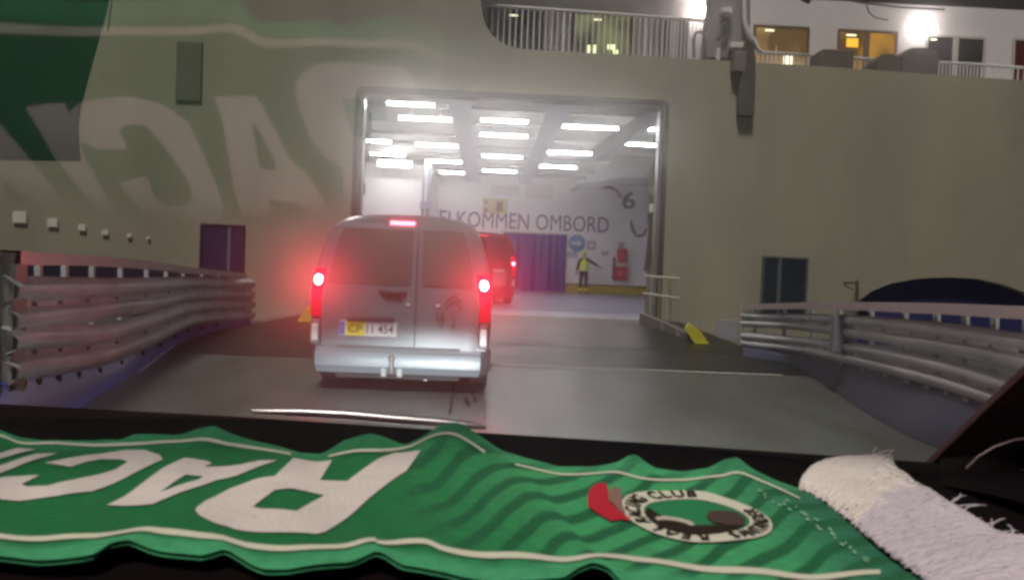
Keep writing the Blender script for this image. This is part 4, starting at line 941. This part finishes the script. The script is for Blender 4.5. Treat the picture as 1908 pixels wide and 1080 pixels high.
def onscarf(x, y, lift=0.0):
    p = at(x, y, z=ZS); return V(p.x, p.y, ZS + bumpz(x, y) + lift)
scarf = thing('scarf', 'green football scarf with big white upside-down letters and a round crest, spread on the dashboard', 'scarf', at(700, 940, z=ZS))
def scarf_mat():
    m = bpy.data.materials.new('scarf_knit'); m.use_nodes = True; t = m.node_tree; b = t.nodes['Principled BSDF']; L = t.links; N = t.nodes.new
    b.inputs['Roughness'].default_value = .85; b.inputs['Specular IOR Level'].default_value = .2; b.inputs['Sheen Weight'].default_value = .25; b.inputs['Sheen Tint'].default_value = (.5, .9, .6, 1)
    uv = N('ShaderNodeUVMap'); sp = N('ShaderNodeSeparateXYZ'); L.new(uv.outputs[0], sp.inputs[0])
    # along the length: deep green behind the letters, lighter with darker woven bands, teal at the end
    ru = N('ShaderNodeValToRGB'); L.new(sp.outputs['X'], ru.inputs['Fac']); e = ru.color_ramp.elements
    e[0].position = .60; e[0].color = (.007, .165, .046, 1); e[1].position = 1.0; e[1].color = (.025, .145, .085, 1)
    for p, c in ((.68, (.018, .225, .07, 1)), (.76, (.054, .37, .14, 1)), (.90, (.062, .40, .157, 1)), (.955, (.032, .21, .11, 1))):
        k = e.new(p); k.color = c
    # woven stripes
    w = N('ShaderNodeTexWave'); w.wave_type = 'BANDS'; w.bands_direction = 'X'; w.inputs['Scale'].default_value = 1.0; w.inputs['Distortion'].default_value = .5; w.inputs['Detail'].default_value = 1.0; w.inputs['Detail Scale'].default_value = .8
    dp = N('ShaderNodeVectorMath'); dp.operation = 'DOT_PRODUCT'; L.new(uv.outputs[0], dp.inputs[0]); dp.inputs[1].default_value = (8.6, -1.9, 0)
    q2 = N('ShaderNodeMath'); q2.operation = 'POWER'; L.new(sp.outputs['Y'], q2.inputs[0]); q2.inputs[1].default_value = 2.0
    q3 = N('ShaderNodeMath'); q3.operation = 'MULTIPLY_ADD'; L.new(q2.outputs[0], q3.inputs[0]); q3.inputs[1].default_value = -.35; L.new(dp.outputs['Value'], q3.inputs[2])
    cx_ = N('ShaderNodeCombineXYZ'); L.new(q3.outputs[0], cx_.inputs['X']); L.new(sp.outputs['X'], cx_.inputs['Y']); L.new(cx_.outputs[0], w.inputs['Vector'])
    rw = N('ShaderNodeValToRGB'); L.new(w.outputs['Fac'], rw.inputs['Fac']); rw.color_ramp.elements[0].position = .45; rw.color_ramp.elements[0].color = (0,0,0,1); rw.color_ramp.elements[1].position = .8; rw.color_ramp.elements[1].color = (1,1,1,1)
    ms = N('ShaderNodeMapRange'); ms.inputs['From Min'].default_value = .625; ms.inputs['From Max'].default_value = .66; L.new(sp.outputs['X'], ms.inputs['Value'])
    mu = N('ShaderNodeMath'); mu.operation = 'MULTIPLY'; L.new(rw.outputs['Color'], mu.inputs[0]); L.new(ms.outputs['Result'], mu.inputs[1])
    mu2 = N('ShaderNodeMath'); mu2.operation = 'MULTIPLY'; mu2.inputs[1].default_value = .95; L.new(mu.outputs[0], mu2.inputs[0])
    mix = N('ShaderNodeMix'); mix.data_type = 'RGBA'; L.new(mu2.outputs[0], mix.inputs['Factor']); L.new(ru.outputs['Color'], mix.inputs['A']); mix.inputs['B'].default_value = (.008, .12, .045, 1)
    # lighter hem outside the border stripes
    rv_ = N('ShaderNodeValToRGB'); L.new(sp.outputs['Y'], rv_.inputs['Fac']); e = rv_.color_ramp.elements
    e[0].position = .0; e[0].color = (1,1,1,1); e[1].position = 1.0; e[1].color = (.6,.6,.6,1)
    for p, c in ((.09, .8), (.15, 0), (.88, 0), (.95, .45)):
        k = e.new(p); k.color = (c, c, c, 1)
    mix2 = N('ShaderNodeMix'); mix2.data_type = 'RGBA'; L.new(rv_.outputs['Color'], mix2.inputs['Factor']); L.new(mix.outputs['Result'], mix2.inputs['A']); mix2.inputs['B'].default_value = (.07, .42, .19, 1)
    nz = N('ShaderNodeTexNoise'); nz.inputs['Scale'].default_value = 130; nz.inputs['Detail'].default_value = 5; tc0 = N('ShaderNodeTexCoord'); L.new(tc0.outputs['Object'], nz.inputs['Vector'])
    mr = N('ShaderNodeMapRange'); mr.inputs['To Min'].default_value = .62; mr.inputs['To Max'].default_value = 1.38; L.new(nz.outputs['Fac'], mr.inputs['Value'])
    hm = N('ShaderNodeMix'); hm.data_type = 'RGBA'; hm.blend_type = 'MULTIPLY'; hm.inputs['Factor'].default_value = 1; L.new(mix2.outputs['Result'], hm.inputs['A']); L.new(mr.outputs['Result'], hm.inputs['B'])
    L.new(hm.outputs['Result'], b.inputs['Base Color'])
    tc = N('ShaderNodeTexCoord'); kn = N('ShaderNodeTexNoise'); kn.inputs['Scale'].default_value = 420; L.new(tc.outputs['Object'], kn.inputs['Vector'])
    bp = N('ShaderNodeBump'); bp.inputs['Strength'].default_value = .8; bp.inputs['Distance'].default_value = .0016; L.new(kn.outputs['Fac'], bp.inputs['Height']); L.new(bp.outputs['Normal'], b.inputs['Normal'])
    return m
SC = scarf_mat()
NU, NV = 300, 26
m = MB(); top, uvs = [], []
for i in range(NU+1):
    u = i/NU; fx = -760 + (1500+760)*u; nx = -760 + (1780+760)*u
    fy_, ny_ = poly_at(FE, fx), poly_at(NE, nx)
    r_ = []
    for j in range(NV+1):
        v = j/NV; x, y = nx + (fx-nx)*v, ny_ + (fy_-ny_)*v
        r_.append(onscarf(x, y)); uvs.append((u, v))
    top.append(r_)
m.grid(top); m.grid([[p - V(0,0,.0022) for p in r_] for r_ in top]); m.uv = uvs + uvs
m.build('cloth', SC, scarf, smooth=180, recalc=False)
def lay(polys, lift, sub=14):
    b = bmesh.new()
    for outer_, holes in polys:
        loops = [[Vector((x, y, 0)) for x, y in outer_]] + [[Vector((x, y, 0)) for x, y in h] for h in holes]
        fl = [b.verts.new(p) for l in loops for p in l]
        for tr_ in tessellate_polygon(loops):
            try: b.faces.new([fl[i] for i in tr_])
            except ValueError: pass
    for _ in range(6):
        es = [e for e in b.edges if e.calc_length() > sub]
        if not es: break
        bmesh.ops.subdivide_edges(b, edges=es, cuts=1)
    bmesh.ops.triangulate(b, faces=b.faces)
    b.verts.index_update()
    mb = MB(); mb.add([onscarf(v.co.x, v.co.y, lift) for v in b.verts], [tuple(v.index for v in f.verts) for f in b.faces]); b.free()
    for k, f in enumerate(mb.f):
        a, b2, c2 = (mb.v[i] for i in f[:3])
        if (b2-a).cross(c2-a).z < 0: mb.f[k] = tuple(reversed(f))
    return mb
def rnd(pts, n=3):     # light corner rounding of an outline
    out = []
    for i, p in enumerate(pts):
        a, c = pts[i-1], pts[(i+1) % len(pts)]
        for s in (.25, .12):
            out.append((p[0] + (a[0]-p[0])*s*.5, p[1] + (a[1]-p[1])*s*.5))
        out.append((p[0]*.94 + (a[0]+c[0])*.03, p[1]*.94 + (a[1]+c[1])*.03))
        for s in (.12, .25):
            out.append((p[0] + (c[0]-p[0])*s*.5, p[1] + (c[1]-p[1])*s*.5))
    return out
Rl = ([(784, 849), (735, 850), (708, 861), (647, 899), (596, 897), (617, 864), (618, 860), (547, 854), (512, 894), (480, 897), (440, 908), (429, 911), (403, 926), (384, 937), (366, 953), (364, 960), (371, 969), (397, 981), (443, 987), (520, 991), (590, 995), (606, 989), (682, 935), (757, 887)], [[(470, 948), (512, 921), (542, 917), (604, 923), (553, 956), (488, 952)]])
Al = ([(199, 937), (285, 941), (311, 932), (403, 893), (440, 887), (504, 866), (517, 861), (480, 861), (443, 866), (381, 866), (395, 860), (387, 856), (344, 854), (309, 870), (234, 919)], [[(298, 919), (346, 885), (379, 885), (370, 892), (322, 911)]])
Cl = ([(-60, 926), (0, 931), (35, 932), (107, 926), (172, 913), (268, 873), (303, 858), (298, 850), (268, 842), (228, 842), (161, 850), (83, 869), (131, 874), (161, 862), (188, 856), (223, 857), (238, 861), (215, 873), (134, 897), (89, 909), (51, 909), (40, 905), (74, 891), (16, 891), (-40, 898), (-72, 912), (-75, 920)], [])
Il = ([(70, 850), (107, 850), (48, 868), (0, 884), (-95, 925), (-175, 923), (-60, 885), (0, 869)], [])
Nl = [([(32, 837), (67, 841), (0, 856), (-60, 872), (-250, 922), (-325, 921), (-140, 872), (0, 845)], []), ([(-120, 840), (-45, 840), (-290, 918), (-345, 920)], []), ([(-170, 838), (-118, 838), (-420, 921), (-500, 920)], [])]
Gl = ([(-560, 922), (-480, 905), (-330, 860), (-280, 845), (-330, 838), (-420, 842), (-520, 865), (-450, 868), (-400, 856), (-370, 858), (-520, 902), (-590, 904), (-620, 890), (-560, 890), (-540, 882), (-680, 884), (-720, 905), (-680, 922)], [])
WH = mat('scarf_white', (.84, .74, .70), .85, var=.10, scale=40, bump=.3, bscale=420, spec=.2)
lt = lay([Rl], .0009); 
for pl in ([Al], [Cl], [Il], Nl, [Gl]):
    k = lay(pl, .0009); lt.add(k.v, k.f)
lt.build('lettering', WH, scarf, smooth=180, recalc=False)
def stripe(pts, w, lift=.0009):
    # ribbon across the weave, resampled densely
    P_ = []
    for (a, b), (c, d) in zip(pts, pts[1:]):
        n = max(1, int(abs(c-a)/12))
        for k in range(n): P_.append((a+(c-a)*k/n, b+(d-b)*k/n))
    P_.append(pts[-1]); rows = [[onscarf(x, y + w/2, lift), onscarf(x, y, lift), onscarf(x, y - w/2, lift)] for x, y in P_]
    return MB().grid(rows)
def sm2(pts): return [(p.x, p.y) for p in smoothpath([Vector((x, y, 0)) for x, y in pts], 5)]
far = [(-760, 808), (-600, 818), (-450, 806), (-300, 822), (-180, 812), (-80, 806), (0, 809), (40, 826), (107, 830), (215, 832), (268, 831), (322, 824), (389, 822), (478, 836), (542, 846)]
far2 = [(612, 849), (668, 851), (708, 848), (762, 838), (802, 825), (853, 823), (904, 841), (960, 864), (1040, 885), (1110, 890), (1180, 893), (1240, 895), (1300, 896), (1343, 893), (1372, 884), (1399, 888), (1450, 912), (1490, 935)]
near = [(-760, 996), (-500, 1002), (-240, 992), (0, 997), (107, 1002), (183, 1007), (255, 995), (300, 997), (376, 1005), (478, 1013), (547, 1021), (628, 1021), (695, 1012), (708, 1018), (789, 1018), (829, 1029), (918, 1034), (960, 1036), (1080, 1043), (1144, 1040), (1200, 1052), (1330, 1063), (1460, 1069), (1640, 1070)]
st = stripe(sm2(far), 5.5); k = stripe(sm2(far2[:7]), 5.0); st.add(k.v, k.f); k = stripe(sm2(far2[7:]), 3.5); st.add(k.v, k.f)
CREAM = mat('stripe_cream', (.74, .72, .58), .85, spec=.2)
st.build('border_stripe', CREAM, scarf, smooth=180, recalc=False)
stripe(sm2(near), 10).build('border_stripe', CREAM, scarf, smooth=180, recalc=False)
# crest
CC, CA, CB = Vector((1298, 966)), Vector((138, 30)), Vector((-29, 42.5))
def em(ex, ey): q_ = CC - CA*ey - CB*ex; return (q_.x, q_.y)
def circ(r_, n=40, cx=0, cy=0): return [em(cx + r_*math.cos(2*math.pi*k/n), cy + r_*math.sin(2*math.pi*k/n)) for k in range(n)]
crest = lay([(circ(1.0), [circ(.70)])], .0014, 16).build('crest_ring', CREAM, scarf, smooth=180, recalc=False)
DKI = mat('crest_dark', (.030, .018, .012), .85, spec=.2); BRN = mat('crest_brown', (.085, .055, .045), .85, spec=.2)
lay([(circ(.695), [])], .0010, 16).build('crest_field', mat('crest_green', (.03, .24, .10), .85, spec=.2), crest, smooth=180, recalc=False)
dk = [em(-.69*math.sin(a), .69*math.cos(a)) for a in [R(k) for k in range(18, 158, 8)]] + [em(-.08, -.64), em(-.22, -.34), em(-.30, .0), em(-.26, .30), em(-.10, .50), em(.02, .66)]
lay([(dk, [])], .0017, 16).build('crest_hull', DKI, crest, smooth=180, recalc=False)
lay([([em(.30, -.10), em(.40, -.25), em(.42, -.45), em(.20, -.62), em(-.10, -.66), em(-.20, -.50), em(-.15, -.25), em(.05, -.12)], [])], .0019, 16).build('crest_tower', BRN, crest, smooth=180, recalc=False)
lay([([em(-.40, .45), em(-.30, .50), em(-.14, .40), em(-.10, .22), em(-.16, .05), em(-.32, -.05), em(-.34, .02), em(-.26, .12), em(-.24, .26), em(-.30, .38)], [])], .0020, 16).build('crest_wave', mat('crest_white', (.62,.55,.45), .85), crest, smooth=180, recalc=False)
def cz(x, y): return (1050 + x/4.437, 850 + y/4.437)
lay([([cz(*p) for p in ((195, 385), (215, 320), (260, 280), (345, 278), (370, 330), (375, 400), (455, 470), (500, 490), (570, 520), (545, 545), (470, 535), (400, 550), (320, 510), (250, 470), (205, 440))], [])], .0014, 12).build('crown', mat('crown_red', (.55, .012, .035), .8), scarf, smooth=180, recalc=False)
lay([([cz(*p) for p in ((375, 335), (420, 300), (475, 310), (478, 380), (490, 440), (520, 490), (460, 470), (385, 400))], [])], .0015, 12).build('crown_base', mat('crown_base', (.30, .16, .13), .8), scarf, smooth=180, recalc=False)
lm = MB()
def ringtext(s, a0, a1, inward=False):
    for k, ch in enumerate(s):
        if ch == ' ': continue
        a = R(a0 + (a1-a0)*(k+.5)/len(s)); vs, fs = text_geo(ch, 1.0, .03)
        x0, x1 = min(p.x for p in vs), max(p.x for p in vs); y0, y1 = min(p.y for p in vs), max(p.y for p in vs)
        for p in vs:
            lx, ly = (p.x-(x0+x1)/2)*.25, (p.y-(y0+y1)/2)*.29
            if inward: lx, ly = -lx, -ly
            rr_, aa = .85 + ly, a
            cx_, cy_ = math.cos(aa), math.sin(aa)
            ex, ey = cx_*(.85+ly) + cy_*lx, cy_*(.85+ly) - cx_*lx
            p.z = 0; p.x, p.y = ex, ey
        lm.add([onscarf(*em(p.x, p.y), .0021) for p in vs], fs)
ringtext('REAL', 205, 145); ringtext('RACING', 138, 70); ringtext('CLUB', 60, 10); ringtext('SANTANDER', 222, 322, True)
lm.build('crest_lettering', DKI, crest, recalc=False)
# little pale stitched marks towards the end
lm = MB()
for k in range(26):
    s = k/25; x, y = 1415 + 205*s + rng.uniform(-7, 7), 916 + 128*s + rng.uniform(-7, 7)
    w_, h_ = rng.uniform(3, 9), rng.uniform(2, 4)
    q_ = lay([([(x, y), (x+w_, y+w_*.5), (x+w_-1, y+w_*.5+h_), (x-1, y+h_)], [])], .0012, 30); lm.add(q_.v, q_.f)
lm.build('stitch_mark', mat('stitch_pale', (.30, .58, .36), .85), scarf, recalc=False)
# white yarn fringe: a lump with strands
OE = [(1490, 917), (1500, 898), (1512, 882), (1530, 869), (1560, 860), (1600, 855), (1662, 852), (1668, 875), (1690, 888), (1706, 904), (1730, 914), (1762, 935), (1790, 952), (1822, 972), (1850, 990), (1880, 1004), (1930, 1010), (2000, 1040), (2060, 1090), (2080, 1140)]
IE = [(1488, 919), (1500, 918), (1540, 942), (1590, 980), (1640, 1020), (1690, 1060), (1740, 1100), (1790, 1140)]
def plen(pl, s):
    L = [0]
    for a, b in zip(pl, pl[1:]): L.append(L[-1] + math.hypot(b[0]-a[0], b[1]-a[1]))
    d = s*L[-1]
    for i in range(len(pl)-1):
        if d <= L[i+1] + 1e-9:
            k = (d-L[i])/(L[i+1]-L[i]); return (pl[i][0]+(pl[i+1][0]-pl[i][0])*k, pl[i][1]+(pl[i+1][1]-pl[i][1])*k)
    return pl[-1]
def fr_pt(s, v, lift=0.0):
    a, b = plen(IE, s), plen(OE, s)
    x, y = a[0]+(b[0]-a[0])*v, a[1]+(b[1]-a[1])*v
    p = at(x, y, z=ZS); return V(p.x, p.y, ZS + .0015 + .0075*math.sin(math.pi*min(1, v*.9+.06))*(0.6+.4*math.sin(s*9)) + lift)
FR = mat('fringe_yarn', (.70, .615, .69), .9, var=.10, scale=26, spec=.15); FRW = mat('fringe_white', (.84, .76, .72), .9, var=.08, scale=26, spec=.15)
fr = thing('fringe', 'x', 'x', (0, 0, 0)); bpy.data.objects.remove(fr)
rows = [[fr_pt(i/40, j/14, -.0004 + .0007*math.sin(i*1.7)*math.sin(j*1.1)) for j in range(15)] for i in range(41)]
MB().grid(rows).build('fringe_base', FR, scarf, smooth=180)
m = MB(); mw = MB()
for k in range(2600):
    s = rng.random(); ds_ = rng.uniform(.02, .10); v0 = rng.uniform(-.03, .75); v1 = min(1.0 + rng.uniform(-.05, .018)*(.3 + .7*(k % 7 == 0)), v0 + rng.uniform(.3, .7)); lf_ = rng.uniform(0, .0022); w_ = rng.uniform(-.012, .012)
    pts = []
    for q_ in range(6):
        t_ = q_/5; ss = min(1, max(0, s + ds_*t_ + w_*math.sin(t_*5 + k))); pts.append(fr_pt(ss, v0 + (v1-v0)*t_, lf_*math.sin(math.pi*t_) + .0005*math.sin(t_*11 + k)))
    (mw if s < .34 else m).tube(pts, [.0006, .0010, .0012, .0011, .0009, .0004], 4, False)
for k in range(24):      # flyaway ends
    s = rng.uniform(.2, 1); p = fr_pt(s, rng.uniform(.9, 1.0)); d = V(rng.uniform(0, .02), rng.uniform(0, .014), rng.uniform(0, .006))
    cv = rng.uniform(-.0025, .0025); m.tube([p, p + d*.4 + V(cv, 0, .001), p + d*.8 + V(0, cv, .001), p + d + V(-cv, cv, .0)], [.0006, .0005, .0004, .0002], 4, False)
m.build('fringe', FR, scarf, smooth=180)
mw.build('fringe', FRW, scarf, smooth=180)
